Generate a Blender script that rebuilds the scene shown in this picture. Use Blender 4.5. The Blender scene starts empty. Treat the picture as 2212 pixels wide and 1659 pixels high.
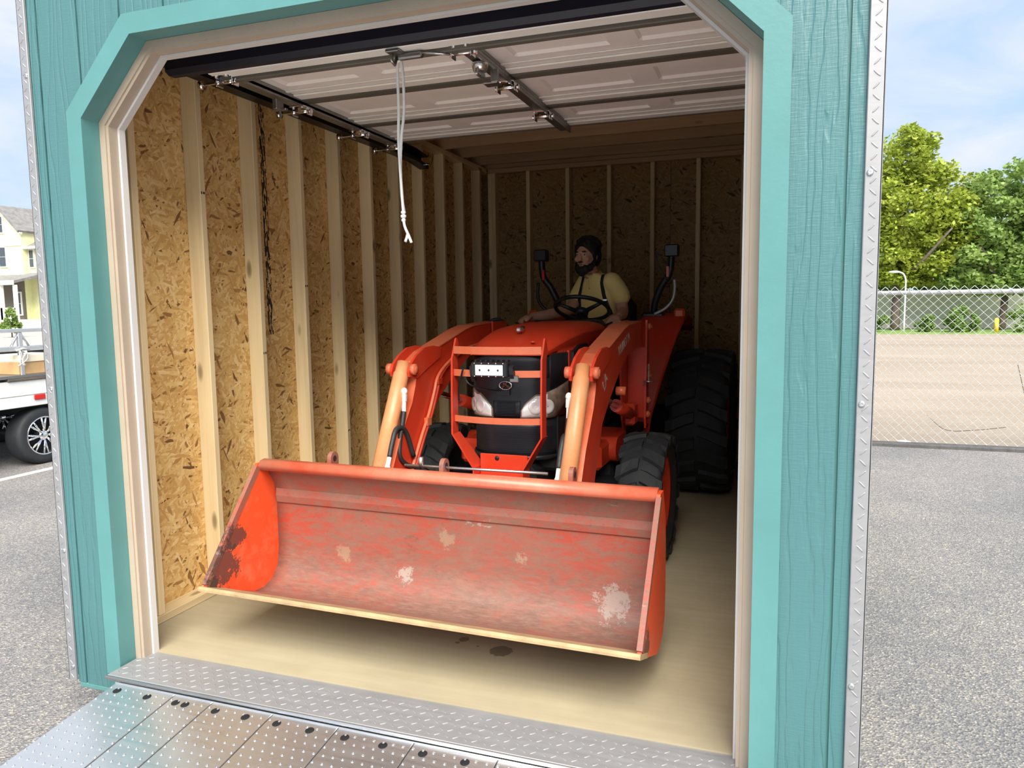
import bpy, bmesh, math, random
from mathutils import Vector, Matrix, Euler
random.seed(7)
SC = bpy.context.scene
COL = SC.collection
PI = math.pi

# ------------------------------------------------------------------ camera
RW = [[0.9434975, 0.3311029, -0.0135382], [0.0223, -0.1042006, -0.9943063], [-0.3306284, 0.9378236, -0.1056966]]
cam = bpy.data.cameras.new('camera')
camo = bpy.data.objects.new('camera', cam); COL.objects.link(camo)
Mc = Matrix(((RW[0][0], -RW[1][0], -RW[2][0], 1.20000), (RW[0][1], -RW[1][1], -RW[2][1], -2.12203),
             (RW[0][2], -RW[1][2], -RW[2][2], 1.42897), (0, 0, 0, 1)))
camo.matrix_world = Mc
cam.sensor_fit = 'HORIZONTAL'; cam.sensor_width = 36.0
cam.lens = 1608.853 / 2212 * 36.0
cam.clip_start = 0.05; cam.clip_end = 600
SC.camera = camo

# ------------------------------------------------------------------ sky, sun, exposure
SUN_DIR = Vector((0.40, -0.84, 0.98)).normalized()      # towards the hazy sun
wd = bpy.data.worlds.new('sky'); SC.world = wd; wd.use_nodes = True
wt = wd.node_tree; wt.nodes.clear()
def wn(t, **k):
    n = wt.nodes.new(t)
    for a, b in k.items(): setattr(n, a, b)
    return n
tc = wn('ShaderNodeTexCoord'); sx = wn('ShaderNodeSeparateXYZ'); wt.links.new(tc.outputs['Generated'], sx.inputs[0])
mx = wn('ShaderNodeMath', operation='MAXIMUM'); wt.links.new(sx.outputs[2], mx.inputs[0]); mx.inputs[1].default_value = 0.0
ad = wn('ShaderNodeMath', operation='ADD'); wt.links.new(mx.outputs[0], ad.inputs[0]); ad.inputs[1].default_value = 0.22
dx = wn('ShaderNodeMath', operation='DIVIDE'); wt.links.new(sx.outputs[0], dx.inputs[0]); wt.links.new(ad.outputs[0], dx.inputs[1])
dy = wn('ShaderNodeMath', operation='DIVIDE'); wt.links.new(sx.outputs[1], dy.inputs[0]); wt.links.new(ad.outputs[0], dy.inputs[1])
cx = wn('ShaderNodeCombineXYZ'); wt.links.new(dx.outputs[0], cx.inputs[0]); wt.links.new(dy.outputs[0], cx.inputs[1])
cn = wn('ShaderNodeTexNoise'); wt.links.new(cx.outputs[0], cn.inputs['Vector'])
cn.inputs['Scale'].default_value = 1.7; cn.inputs['Detail'].default_value = 7; cn.inputs['Roughness'].default_value = 0.55; cn.inputs['Distortion'].default_value = 0.5
cr = wn('ShaderNodeValToRGB'); wt.links.new(cn.outputs[0], cr.inputs[0])
cr.color_ramp.elements[0].position = 0.30; cr.color_ramp.elements[0].color = (0, 0, 0, 1)
cr.color_ramp.elements[1].position = 0.60; cr.color_ramp.elements[1].color = (1, 1, 1, 1)
gr = wn('ShaderNodeValToRGB'); wt.links.new(mx.outputs[0], gr.inputs[0])
gr.color_ramp.elements[0].position = 0.0; gr.color_ramp.elements[0].color = (0.46, 0.62, 0.78, 1)
gr.color_ramp.elements[1].position = 0.6; gr.color_ramp.elements[1].color = (0.20, 0.40, 0.74, 1)
mxc = wn('ShaderNodeMixRGB'); wt.links.new(cr.outputs[0], mxc.inputs[0]); wt.links.new(gr.outputs[0], mxc.inputs[1]); mxc.inputs[2].default_value = (0.64, 0.68, 0.74, 1)
bg = wn('ShaderNodeBackground'); wt.links.new(mxc.outputs[0], bg.inputs[0]); bg.inputs[1].default_value = 1.0
wo = wn('ShaderNodeOutputWorld'); wt.links.new(bg.outputs[0], wo.inputs[0])
sun = bpy.data.lights.new('sun', 'SUN'); sun.energy = 6.6; sun.angle = math.radians(50); sun.color = (1.0, 0.95, 0.86)
suno = bpy.data.objects.new('sun', sun); COL.objects.link(suno)
suno.rotation_euler = SUN_DIR.to_track_quat('Z', 'Y').to_euler()
suno.location = (3, -6, 12)
SC.view_settings.view_transform = 'Standard'; SC.view_settings.look = 'None'
SC.view_settings.gamma = 1.0; SC.view_settings.use_curve_mapping = False
SC.view_settings.exposure = 0.42

# ------------------------------------------------------------------ materials
class NT:
    """a small material builder"""
    def __init__(s, name):
        s.m = bpy.data.materials.new(name); s.m.use_nodes = True
        s.t = s.m.node_tree; s.t.nodes.clear()
        s.out = s.n('ShaderNodeOutputMaterial'); s.b = s.n('ShaderNodeBsdfPrincipled')
        s.l(s.b.outputs[0], s.out.inputs[0]); s._tc = None
    def n(s, t, **k):
        x = s.t.nodes.new(t)
        for a, b in k.items(): setattr(x, a, b)
        return x
    def l(s, a, b): s.t.links.new(a, b)
    def tc(s, which='Object'):
        if s._tc is None: s._tc = s.n('ShaderNodeTexCoord')
        return s._tc.outputs[which]
    def map(s, vec, scale=(1, 1, 1), rot=(0, 0, 0), loc=(0, 0, 0)):
        m = s.n('ShaderNodeMapping'); s.l(vec, m.inputs[0])
        m.inputs['Scale'].default_value = scale; m.inputs['Rotation'].default_value = rot; m.inputs['Location'].default_value = loc
        return m.outputs[0]
    def noise(s, vec, scale=5, detail=4, rough=0.5, dist=0.0):
        x = s.n('ShaderNodeTexNoise'); s.l(vec, x.inputs['Vector'])
        x.inputs['Scale'].default_value = scale; x.inputs['Detail'].default_value = detail
        x.inputs['Roughness'].default_value = rough; x.inputs['Distortion'].default_value = dist
        return x.outputs[0]
    def ramp(s, fac, stops, interp='LINEAR'):
        r = s.n('ShaderNodeValToRGB'); s.l(fac, r.inputs[0]); cr = r.color_ramp; cr.interpolation = interp
        while len(cr.elements) < len(stops): cr.elements.new(0.5)
        for e, (p, c) in zip(cr.elements, stops):
            e.position = p; e.color = (c[0], c[1], c[2], 1) if len(c) == 3 else c
        return r.outputs[0]
    def mix(s, fac, a, b, mode='MIX'):
        x = s.n('ShaderNodeMixRGB', blend_type=mode)
        for v, i in ((fac, 0), (a, 1), (b, 2)):
            if isinstance(v, (int, float)): x.inputs[i].default_value = v if i == 0 else (v, v, v, 1)
            elif isinstance(v, tuple): x.inputs[i].default_value = (*v[:3], 1)
            else: s.l(v, x.inputs[i])
        return x.outputs[0]
    def math(s, op, a, b=None):
        x = s.n('ShaderNodeMath', operation=op)
        for v, i in ((a, 0), (b, 1)):
            if v is None: continue
            if isinstance(v, (int, float)): x.inputs[i].default_value = v
            else: s.l(v, x.inputs[i])
        return x.outputs[0]
    def bump(s, h, strength=0.3, dist=0.01, prev=None):
        x = s.n('ShaderNodeBump'); s.l(h, x.inputs['Height'])
        x.inputs['Strength'].default_value = strength; x.inputs['Distance'].default_value = dist
        if prev is not None: s.l(prev, x.inputs['Normal'])
        s.l(x.outputs[0], s.b.inputs['Normal']); return x.outputs[0]
    def set(s, color=None, rough=None, metal=None, **k):
        def put(nm, v):
            if v is None: return
            i = s.b.inputs[nm]
            if hasattr(v, 'links'): s.l(v, i)
            elif isinstance(v, tuple): i.default_value = (*v[:3], 1)
            else: i.default_value = v
        put('Base Color', color); put('Roughness', rough); put('Metallic', metal)
        for a, v in k.items(): put(a, v)
        return s.m

def plain(name, c, rough=0.5, metal=0.0, var=0.12, scale=6.0, bump=0.0, bscale=60, **k):
    m = NT(name); v = m.tc()
    n = m.noise(v, scale, 5, 0.6)
    lo = tuple(x * (1 - var) for x in c); hi = tuple(min(1, x * (1 + var)) for x in c)
    m.set(m.ramp(n, [(0.3, lo), (0.7, hi)]), rough, metal, **k)
    if bump: m.bump(m.noise(v, bscale, 3, 0.6), bump, 0.004)
    return m.m

def wood_mat(name, axis, base, dark, knots=True, rough=0.7):
    m = NT(name); oi = m.n('ShaderNodeObjectInfo')
    v = m.tc()
    off = m.n('ShaderNodeVectorMath', operation='SCALE'); cb = m.n('ShaderNodeCombineXYZ')
    for i in range(3): m.l(oi.outputs['Random'], cb.inputs[i])
    m.l(cb.outputs[0], off.inputs[0]); off.inputs['Scale'].default_value = 23.0
    ad = m.n('ShaderNodeVectorMath', operation='ADD'); m.l(v, ad.inputs[0]); m.l(off.outputs[0], ad.inputs[1])
    sc = [38.0, 38.0, 38.0]; sc[axis] = 1.3
    g = m.noise(m.map(ad.outputs[0], tuple(sc)), 1.0, 6, 0.6, 0.6)
    col = m.ramp(g, [(0.25, dark), (0.5, base), (0.75, tuple(min(1, c * 1.12) for c in base))])
    sc2 = [6.0, 6.0, 6.0]; sc2[axis] = 1.1
    g2 = m.noise(m.map(ad.outputs[0], tuple(sc2)), 1.0, 3, 0.5)
    col = m.mix(0.5, col, m.ramp(g2, [(0.35, tuple(c * 0.72 for c in base)), (0.65, base)]))
    hv = m.n('ShaderNodeHueSaturation'); m.l(col, hv.inputs['Color'])
    m.l(m.math('ADD', m.math('MULTIPLY', oi.outputs['Random'], 0.3), 0.84), hv.inputs['Value'])
    col = hv.outputs[0]
    if knots:
        sk = [9.0, 9.0, 9.0]; sk[axis] = 3.2
        vo = m.n('ShaderNodeTexVoronoi'); m.l(m.map(ad.outputs[0], tuple(sk)), vo.inputs['Vector']); vo.inputs['Scale'].default_value = 1.0
        k = m.ramp(vo.outputs['Distance'], [(0.0, (1, 1, 1)), (0.10, (0.75, 0.75, 0.75)), (0.19, (0, 0, 0))])
        sr = m.n('ShaderNodeSeparateColor'); m.l(vo.outputs['Color'], sr.inputs[0])
        sel = m.math('GREATER_THAN', sr.outputs[0], 0.5)
        col = m.mix(m.math('MULTIPLY', k, sel), col, tuple(c * 0.32 for c in dark))
    m.set(col, rough)
    m.bump(g, 0.15, 0.003)
    return m.m

def osb_mat(name, axis, tone=1.0):
    """overlapping strands: three layers of long cells at different angles, the topmost strand shows"""
    m = NT(name); v = m.tc(); prev = None
    for i, a in enumerate((0.15, 1.15, 2.1, 2.75)):
        rot = [0, 0, 0]; rot[axis] = a
        r = m.map(v, (1, 1, 1), tuple(rot), (i * 3.1, i * 1.7, i * 2.3))
        sc = (14.0, 9.0, 46.0) if axis == 1 else (14.0, 9.0, 46.0)
        if axis == 0: sc = (1.0, 15.0, 70.0)
        if axis == 1: sc = (15.0, 1.0, 70.0)
        if axis == 2: sc = (11.0, 52.0, 1.0)
        wob = m.n('ShaderNodeVectorMath', operation='ADD'); m.l(r, wob.inputs[0])
        nz = m.n('ShaderNodeTexNoise'); m.l(v, nz.inputs['Vector']); nz.inputs['Scale'].default_value = 9.0
        ss = m.n('ShaderNodeVectorMath', operation='SCALE'); m.l(nz.outputs['Color'], ss.inputs[0]); ss.inputs['Scale'].default_value = 0.02
        m.l(ss.outputs[0], wob.inputs[1])
        vo = m.n('ShaderNodeTexVoronoi'); m.l(m.map(wob.outputs[0], sc), vo.inputs['Vector']); vo.inputs['Scale'].default_value = 1.0
        se = m.n('ShaderNodeSeparateColor'); m.l(vo.outputs['Color'], se.inputs[0])
        cur = (se.outputs[0], se.outputs[1], vo.outputs['Distance'])
        if prev is None: prev = cur
        else:
            g = m.math('GREATER_THAN', cur[0], prev[0])
            prev = (m.math('MAXIMUM', cur[0], prev[0]), m.mix(g, prev[1], cur[1]), m.mix(g, prev[2], cur[2]))
    col = m.ramp(prev[1], [(0.0, (0.16, 0.075, 0.022)), (0.035, (0.30, 0.15, 0.045)), (0.09, (0.58, 0.34, 0.11)), (0.45, (0.68, 0.43, 0.15)), (0.75, (0.76, 0.52, 0.21)), (1.0, (0.82, 0.61, 0.29))])
    big = m.noise(v, 2.2, 3, 0.5)
    col = m.mix(0.55, col, m.ramp(big, [(0.3, (0.75, 0.68, 0.58)), (0.7, (1, 1, 1))]), 'MULTIPLY')
    fine = m.noise(m.map(v, (60, 60, 60)), 1.0, 3, 0.7)
    col = m.mix(0.35, col, m.ramp(fine, [(0.3, (0.6, 0.55, 0.5)), (0.6, (1, 1, 1))]), 'MULTIPLY')
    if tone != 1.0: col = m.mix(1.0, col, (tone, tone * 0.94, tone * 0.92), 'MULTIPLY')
    m.set(col, 0.75)
    m.bump(prev[0], 0.25, 0.004)
    return m.m

def siding_mat(name, c):
    """painted siding with an embossed cedar grain"""
    m = NT(name); v = m.tc()
    w = m.n('ShaderNodeTexWave', wave_type='BANDS', bands_direction='X')
    oi = m.n('ShaderNodeObjectInfo')
    m.l(m.map(v, (1.0, 1.0, 0.11)), w.inputs['Vector'])
    w.inputs['Scale'].default_value = 9.0; w.inputs['Distortion'].default_value = 16.0; w.inputs['Detail'].default_value = 4.0
    w.inputs['Detail Scale'].default_value = 1.2
    f = m.noise(m.map(v, (90, 90, 7)), 1.0, 4, 0.65)
    cr = m.noise(m.map(v, (30, 30, 260)), 1.0, 2, 0.5)
    big = m.noise(v, 1.4, 4, 0.6)
    h = m.math('ADD', m.math('MULTIPLY', m.ramp(w.outputs[0], [(0.0, (0, 0, 0)), (0.28, (0.9, 0.9, 0.9)), (1.0, (1, 1, 1))]), 0.8), m.math('ADD', m.math('MULTIPLY', f, 0.7), m.math('MULTIPLY', cr, 0.25)))
    m.set(m.mix(big, tuple(x * 0.93 for x in c), tuple(min(1, x * 1.06) for x in c)), 0.42)
    m.bump(h, 0.42, 0.006)
    return m.m

M = {}
M['teal'] = siding_mat('teal_siding', (0.062, 0.165, 0.172))
M['teal_trim'] = plain('teal_trim_lightened', (0.084, 0.228, 0.224), 0.38, var=0.05, bump=0.10, bscale=45)  # the siding's paint made lighter: light on the right casing put into colour
M['osb_x'] = osb_mat('strand_board_side', 0)
M['osb_y_shaded'] = osb_mat('strand_board_back_shaded', 1, 0.5)  # darker copy of the board: the back wall's dimness put into the colour
M['osb_z'] = osb_mat('strand_board_top', 2)
PINE, PINED = (0.80, 0.63, 0.36), (0.64, 0.45, 0.215)
M['pine_z'] = wood_mat('pine_upright', 2, PINE, PINED)
M['pine_y'] = wood_mat('pine_along', 1, PINE, PINED)
M['pine_x'] = wood_mat('pine_across_shaded', 0, (0.50, 0.32, 0.17), (0.36, 0.21, 0.10))  # brown pine with some of the interior's shade put into its colour
def floor_mat():
    m = NT('worn_plywood_floor'); v = m.tc()
    g = m.noise(m.map(v, (2.0, 26, 8)), 1.0, 5, 0.6)
    b = m.noise(v, 2.2, 4, 0.6)
    col = m.mix(0.5, m.ramp(g, [(0.3, (0.31, 0.265, 0.175)), (0.7, (0.38, 0.33, 0.23))]), m.ramp(b, [(0.3, (0.30, 0.25, 0.16)), (0.7, (0.42, 0.36, 0.235))]))
    # an oil spot with drips beside it
    wob = m.noise(v, 42.0, 3, 0.6)
    for (px, py, r) in ((0.157, 0.648, 0.046), (-0.03, 0.70, 0.022), (-0.045, 0.665, 0.010), (0.05, 0.66, 0.006)):
        sub = m.n('ShaderNodeVectorMath', operation='DISTANCE'); m.l(v, sub.inputs[0]); sub.inputs[1].default_value = (px, py, 0)
        d = m.math('ADD', sub.outputs['Value'], m.math('MULTIPLY', m.math('SUBTRACT', wob, 0.5), r * 1.1))
        k = m.math('LESS_THAN', d, r)
        col = m.mix(m.math('MULTIPLY', k, 0.80), col, (0.12, 0.10, 0.06))
    vo = m.n('ShaderNodeTexVoronoi'); m.l(m.map(v, (9, 9, 9)), vo.inputs['Vector'])
    sp = m.ramp(vo.outputs['Distance'], [(0.0, (1, 1, 1)), (0.035, (0.8, 0.8, 0.8)), (0.05, (0, 0, 0))])
    sr = m.n('ShaderNodeSeparateColor'); m.l(vo.outputs['Color'], sr.inputs[0])
    col = m.mix(m.math('MULTIPLY', sp, m.math('GREATER_THAN', sr.outputs[1], 0.6)), col, (0.13, 0.10, 0.07))
    m.set(col, 0.62); m.bump(g, 0.08, 0.002); return m.m
M['floor'] = floor_mat()
def asphalt():
    m = NT('asphalt'); v = m.tc()
    vo = m.n('ShaderNodeTexVoronoi'); m.l(m.map(v, (120, 120, 120)), vo.inputs['Vector']); vo.inputs['Scale'].default_value = 1.0
    se = m.n('ShaderNodeSeparateColor'); m.l(vo.outputs['Color'], se.inputs[0])
    st = m.ramp(se.outputs[0], [(0.0, (0.125, 0.122, 0.128)), (0.35, (0.195, 0.190, 0.196)), (0.75, (0.242, 0.236, 0.234)), (0.93, (0.34, 0.312, 0.268)), (1.0, (0.46, 0.43, 0.375))])
    b = m.noise(v, 0.7, 5, 0.6)
    col = m.mix(1.0, st, m.ramp(b, [(0.3, (0.74, 0.74, 0.76)), (0.7, (1.12, 1.08, 1.02))]), 'MULTIPLY')
    m.set(col, 0.85); m.bump(vo.outputs['Distance'], 0.5, 0.01); return m.m
M['asphalt'] = asphalt()
def gravel():
    m = NT('gravel'); v = m.tc()
    n = m.noise(v, 14, 6, 0.75); b = m.noise(m.map(v, (0.12, 0.6, 1)), 1.0, 4, 0.6)
    col = m.mix(0.5, m.ramp(n, [(0.3, (0.21, 0.165, 0.12)), (0.7, (0.38, 0.32, 0.255))]), m.ramp(b, [(0.35, (0.26, 0.21, 0.16)), (0.65, (0.40, 0.33, 0.26))]))
    m.set(col, 0.95); m.bump(n, 0.4, 0.02); return m.m
M['gravel'] = gravel()
M['concrete'] = plain('concrete', (0.40, 0.37, 0.33), 0.9, var=0.2, bump=0.3)
M['grass'] = plain('lawn_grass', (0.17, 0.27, 0.06), 0.9, var=0.35, scale=3)
M['line'] = plain('road_paint', (0.72, 0.71, 0.66), 0.7)
def plate_mat(name, c, rough, metal=0.9):
    m = NT(name); v = m.tc()
    n = m.noise(v, 9, 6, 0.65); s2 = m.noise(m.map(v, (4, 60, 60)), 1.0, 3, 0.6)
    m.set(m.mix(n, tuple(x * 0.78 for x in c), c), m.ramp(s2, [(0.3, (rough * 0.8,) * 3), (0.7, (rough * 1.3,) * 3)]), metal)
    m.bump(n, 0.05, 0.002); return m.m
M['plate'] = plate_mat('tread_plate', (0.36, 0.36, 0.37), 0.5, 0.45)
M['ramp'] = plate_mat('galvanised_ramp', (0.78, 0.79, 0.81), 0.30)
M['steel'] = plate_mat('bright_steel', (0.72, 0.72, 0.72), 0.28)
M['galv'] = plate_mat('galvanised_strip', (0.34, 0.335, 0.32), 0.40)
M['black_hole'] = plain('dark_hole', (0.004, 0.004, 0.005), 0.9)
M['jamb'] = plain('beige_jamb_paint', (0.37, 0.30, 0.23), 0.5, var=0.05, bump=0.05)
M['white_strip'] = plain('white_vinyl', (0.55, 0.53, 0.51), 0.35, var=0.04)
M['door'] = plain('door_panel_paint', (0.88, 0.84, 0.80), 0.45, var=0.04)
M['door_rail'] = plain('door_rail_paint', (0.88, 0.87, 0.82), 0.4, var=0.04)
M['door_gap'] = plain('door_joint', (0.12, 0.11, 0.09), 0.6)
M['navy'] = plain('black_rubber_seal', (0.006, 0.008, 0.020), 0.55)
M['track'] = plain('dark_track_steel', (0.012, 0.014, 0.022), 0.4, 0.6)
M['zinc'] = plain('weathered_zinc', (0.62, 0.63, 0.62), 0.5, 0.25)
M['curb'] = plain('curb_shadow_asphalt', (0.085, 0.083, 0.082), 0.9, var=0.25, scale=20)  # shadow band along the fence foot, put into the curb's colour
M['rope'] = plain('white_cotton_rope', (0.88, 0.87, 0.84), 0.8, bump=0.4, bscale=220)
def orange_mat(name, c, paler=None, dust=0.15):
    m = NT(name); v = m.tc()
    n = m.noise(v, 5, 6, 0.7)
    col = m.mix(m.ramp(n, [(0.45, (0, 0, 0)), (0.8, (dust,) * 3)]), c, (0.42, 0.25, 0.14)) if paler is None else m.mix(m.ramp(n, [(0.3, (0, 0, 0)), (0.7, (1, 1, 1))]), c, paler)
    m.set(col, 0.36); return m.m
M['orange'] = orange_mat('orange_paint', (0.66, 0.046, 0.016))
M['orange_dull'] = orange_mat('pale_sunlit_orange', (0.68, 0.125, 0.050), (0.68, 0.20, 0.10))  # pale copy of the orange: sunlight on bars and arm tops put into colour
M['tan_orange'] = orange_mat('faded_sunlit_cylinder', (0.72, 0.27, 0.10), (0.74, 0.38, 0.19))  # tan-orange aged paint, also lightened for the sunlight on the cylinders
M['rim_red'] = orange_mat('scuffed_rim_paint', (0.60, 0.085, 0.04), (0.52, 0.18, 0.11))
def bucket_mat():
    m = NT('scuffed_bucket_paint'); v = m.tc()
    n1 = m.noise(m.map(v, (2.4, 4, 4)), 1.0, 8, 0.68, 0.4)
    n2 = m.noise(m.map(v, (14, 46, 46)), 1.0, 6, 0.78)
    n3 = m.noise(m.map(v, (5, 9, 9), (0, 0, 0), (4, 2, 9)), 1.0, 7, 0.72)
    n5 = m.noise(m.map(v, (16, 70, 70), (0, 0, 0), (2, 2, 1)), 1.0, 7, 0.8)
    c = m.ramp(n1, [(0.32, (0.56, 0.060, 0.026)), (0.45, (0.47, 0.085, 0.052)), (0.55, (0.41, 0.125, 0.085)), (0.68, (0.36, 0.19, 0.135))])
    c = m.mix(m.ramp(n2, [(0.44, (0, 0, 0)), (0.58, (0.78, 0.78, 0.78))]), c, (0.285, 0.155, 0.105))
    n7 = m.noise(m.map(v, (46, 90, 90), (0, 0, 0), (3, 1, 1)), 1.0, 5, 0.8)
    c = m.mix(m.math('MULTIPLY', m.ramp(n7, [(0.56, (0, 0, 0)), (0.64, (0.8, 0.8, 0.8))]), m.ramp(n3, [(0.40, (0.1, 0.1, 0.1)), (0.60, (1, 1, 1))])), c, (0.14, 0.10, 0.085))
    sz = m.n('ShaderNodeSeparateXYZ'); m.l(v, sz.inputs[0])
    low = m.ramp(sz.outputs[2], [(0.12, (1, 1, 1)), (0.46, (0, 0, 0))])
    wear = m.math('MULTIPLY', low, m.ramp(n3, [(0.30, (0.15, 0.15, 0.15)), (0.58, (0.95, 0.95, 0.95))]))
    c = m.mix(wear, c, m.ramp(n5, [(0.3, (0.15, 0.080, 0.060)), (0.5, (0.235, 0.130, 0.098)), (0.7, (0.33, 0.215, 0.165))]))
    n4 = m.noise(m.map(v, (3.4, 7, 7), (0, 0, 0), (1.3, 7, 3)), 1.0, 7, 0.8)
    c = m.mix(m.ramp(n4, [(0.655, (0, 0, 0)), (0.71, (0.75, 0.75, 0.75))]), c, (0.60, 0.54, 0.47))
    n6 = m.noise(m.map(v, (4, 9, 9), (0, 0, 0), (8, 1, 2)), 1.0, 8, 0.85)
    c = m.mix(m.ramp(n6, [(0.60, (0, 0, 0)), (0.70, (0.75, 0.75, 0.75))]), c, (0.13, 0.085, 0.07))
    # bare patches with a shape of their own, and the black scuff inside the left cheek
    wob = m.noise(v, 30.0, 7, 0.85)
    for p, r, col in (((-0.225, -0.732, 0.226), 0.030, (0.50, 0.45, 0.39)), ((0.729, -0.732, 0.228), 0.055, (0.46, 0.40, 0.35)), ((-0.546, -0.723, 0.285), 0.030, (0.44, 0.29, 0.18)), ((-0.018, -0.722, 0.409), 0.032, (0.42, 0.29, 0.19)), ((0.328, -0.722, 0.358), 0.022, (0.44, 0.32, 0.22)),
                      ((-0.92, -1.10, 0.32), 0.095, (0.025, 0.022, 0.02)), ((-0.92, -1.04, 0.40), 0.06, (0.03, 0.026, 0.024))):
        d = m.n('ShaderNodeVectorMath', operation='DISTANCE'); m.l(v, d.inputs[0]); d.inputs[1].default_value = p
        q = m.math('ADD', d.outputs['Value'], m.math('MULTIPLY', m.math('SUBTRACT', wob, 0.5), r * 7.0))
        c = m.mix(m.math('MULTIPLY', m.math('LESS_THAN', q, r), 0.62), c, col)
    c = m.mix(1.0, c, (0.72, 0.72, 0.72), 'MULTIPLY')
    m.set(c, 0.55); m.bump(n2, 0.12, 0.003); return m.m
M['bucket'] = bucket_mat()
def cheek_mat():
    m = NT('bucket_cheek_paint'); v = m.tc()
    n = m.noise(v, 6, 7, 0.7); wob = m.noise(v, 18.0, 6, 0.75)
    c = m.mix(m.ramp(n, [(0.5, (0, 0, 0)), (0.72, (0.7, 0.7, 0.7))]), (0.72, 0.075, 0.018), (0.55, 0.20, 0.10))
    for p, r in (((-0.92, -1.10, 0.32), 0.085), ((-0.92, -1.02, 0.42), 0.06), ((-0.92, -1.16, 0.26), 0.03), ((0.935, -1.10, 0.24), 0.05)):
        d = m.n('ShaderNodeVectorMath', operation='DISTANCE'); m.l(v, d.inputs[0]); d.inputs[1].default_value = p
        q = m.math('ADD', d.outputs['Value'], m.math('MULTIPLY', m.math('SUBTRACT', wob, 0.5), r * 4.5))
        c = m.mix(m.math('MULTIPLY', m.math('LESS_THAN', q, r), 0.82), c, (0.045, 0.035, 0.03))
    m.set(c, 0.45); return m.m
M['cheek'] = cheek_mat()
M['bucket_edge'] = plain('worn_edge_steel', (0.36, 0.245, 0.125), 0.6, var=0.25, scale=12)
M['rubber'] = plain('tyre_rubber', (0.020, 0.023, 0.026), 0.7, var=0.25, scale=9, bump=0.2)
M['hose'] = plain('hose_rubber', (0.022, 0.025, 0.026), 0.5, bump=0.4, bscale=160)
M['black'] = plain('black_plastic', (0.016, 0.018, 0.022), 0.38)
M['blackmesh'] = plain('black_mesh', (0.008, 0.009, 0.014), 0.6)
M['dark'] = plain('dark_chassis', (0.014, 0.015, 0.018), 0.6)
M['chrome'] = plain('chrome', (0.85, 0.85, 0.86), 0.12, 1.0)
M['lens'] = plain('lamp_reflector', (0.88, 0.87, 0.85), 0.15, 0.25, var=0.14, scale=14)
M['amberlens'] = plain('smoked_lens', (0.26, 0.20, 0.155), 0.12, 0.3, var=0.5, scale=20)
M['led'] = plain('white_lamp_face', (0.88, 0.89, 0.90), 0.25)
M['red_lens'] = plain('red_lens', (0.55, 0.02, 0.015), 0.25)
M['orange_lens'] = plain('orange_lens', (0.70, 0.10, 0.01), 0.3)
M['letter'] = plain('decal_letter', (0.50, 0.42, 0.36), 0.5)
M['grey_pipe'] = plain('pale_grey_tube', (0.50, 0.52, 0.52), 0.35, 0.3)
M['skin'] = plain('skin', (0.60, 0.34, 0.235), 0.55, var=0.08, **{'Subsurface Weight': 0.05})
M['hair'] = plain('black_hair', (0.010, 0.008, 0.007), 0.7, bump=0.6, bscale=90)
M['shirt'] = plain('yellow_cotton', (0.92, 0.77, 0.30), 0.85, var=0.06, bump=0.15, bscale=24)
M['trousers'] = plain('dark_trousers', (0.018, 0.02, 0.03), 0.85)
M['strap'] = plain('black_elastic', (0.010, 0.010, 0.012), 0.7)
M['eye'] = plain('eye_white', (0.55, 0.53, 0.5), 0.3)
M['iris'] = plain('dark_iris', (0.02, 0.012, 0.008), 0.2)
M['lips'] = plain('lips', (0.34, 0.14, 0.11), 0.5)
M['white_metal'] = plain('white_painted_metal', (0.80, 0.80, 0.77), 0.4, var=0.05)
M['alu'] = plate_mat('brushed_aluminium', (0.80, 0.81, 0.82), 0.35)
M['cardboard'] = plain('cardboard', (0.58, 0.36, 0.17), 0.85, var=0.12)
M['cream_card'] = plain('cream_card', (0.80, 0.73, 0.58), 0.8)
M['house'] = plain('pale_yellow_boards', (0.80, 0.80, 0.47), 0.8, var=0.05)
M['shingle'] = plain('grey_roof', (0.21, 0.20, 0.195), 0.9, var=0.25, scale=3)
M['glass_dark'] = plain('window_glass', (0.06, 0.075, 0.09), 0.08)
M['trim_white'] = plain('white_house_trim', (0.82, 0.81, 0.74), 0.6, var=0.04)
M['porch_dark'] = plain('porch_shade_boards', (0.16, 0.14, 0.12), 0.8)
M['pale_wall'] = plain('pale_render', (0.74, 0.70, 0.62), 0.9)
M['yellow_post'] = plain('yellow_paint', (0.80, 0.50, 0.03), 0.5)
M['bark'] = plain('bark', (0.12, 0.095, 0.075), 0.9, var=0.3, bump=0.5)
def leaf_mat(name, a, b):
    m = NT(name); v = m.tc(); oi = m.n('ShaderNodeNewGeometry')
    n = m.noise(v, 0.9, 3, 0.6)
    c = m.mix(m.ramp(n, [(0.3, (0, 0, 0)), (0.7, (1, 1, 1))]), a, b)
    hv = m.n('ShaderNodeHueSaturation'); m.l(c, hv.inputs['Color'])
    m.l(m.math('ADD', m.math('MULTIPLY', oi.outputs['Random Per Island'], 0.6), 0.7), hv.inputs['Value'])
    m.set(hv.outputs[0], 0.55)
    tr = m.n('ShaderNodeBsdfTranslucent'); m.l(hv.outputs[0], tr.inputs[0])
    mx = m.n('ShaderNodeMixShader'); mx.inputs[0].default_value = 0.4
    m.l(m.b.outputs[0], mx.inputs[1]); m.l(tr.outputs[0], mx.inputs[2]); m.l(mx.outputs[0], m.out.inputs[0])
    return m.m
M['maple'] = leaf_mat('maple_leaves', (0.27, 0.36, 0.035), (0.43, 0.48, 0.07))
M['green'] = leaf_mat('green_leaves', (0.18, 0.30, 0.06), (0.34, 0.45, 0.13))
M['bush'] = leaf_mat('bush_leaves', (0.12, 0.22, 0.05), (0.27, 0.39, 0.10))
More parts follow.
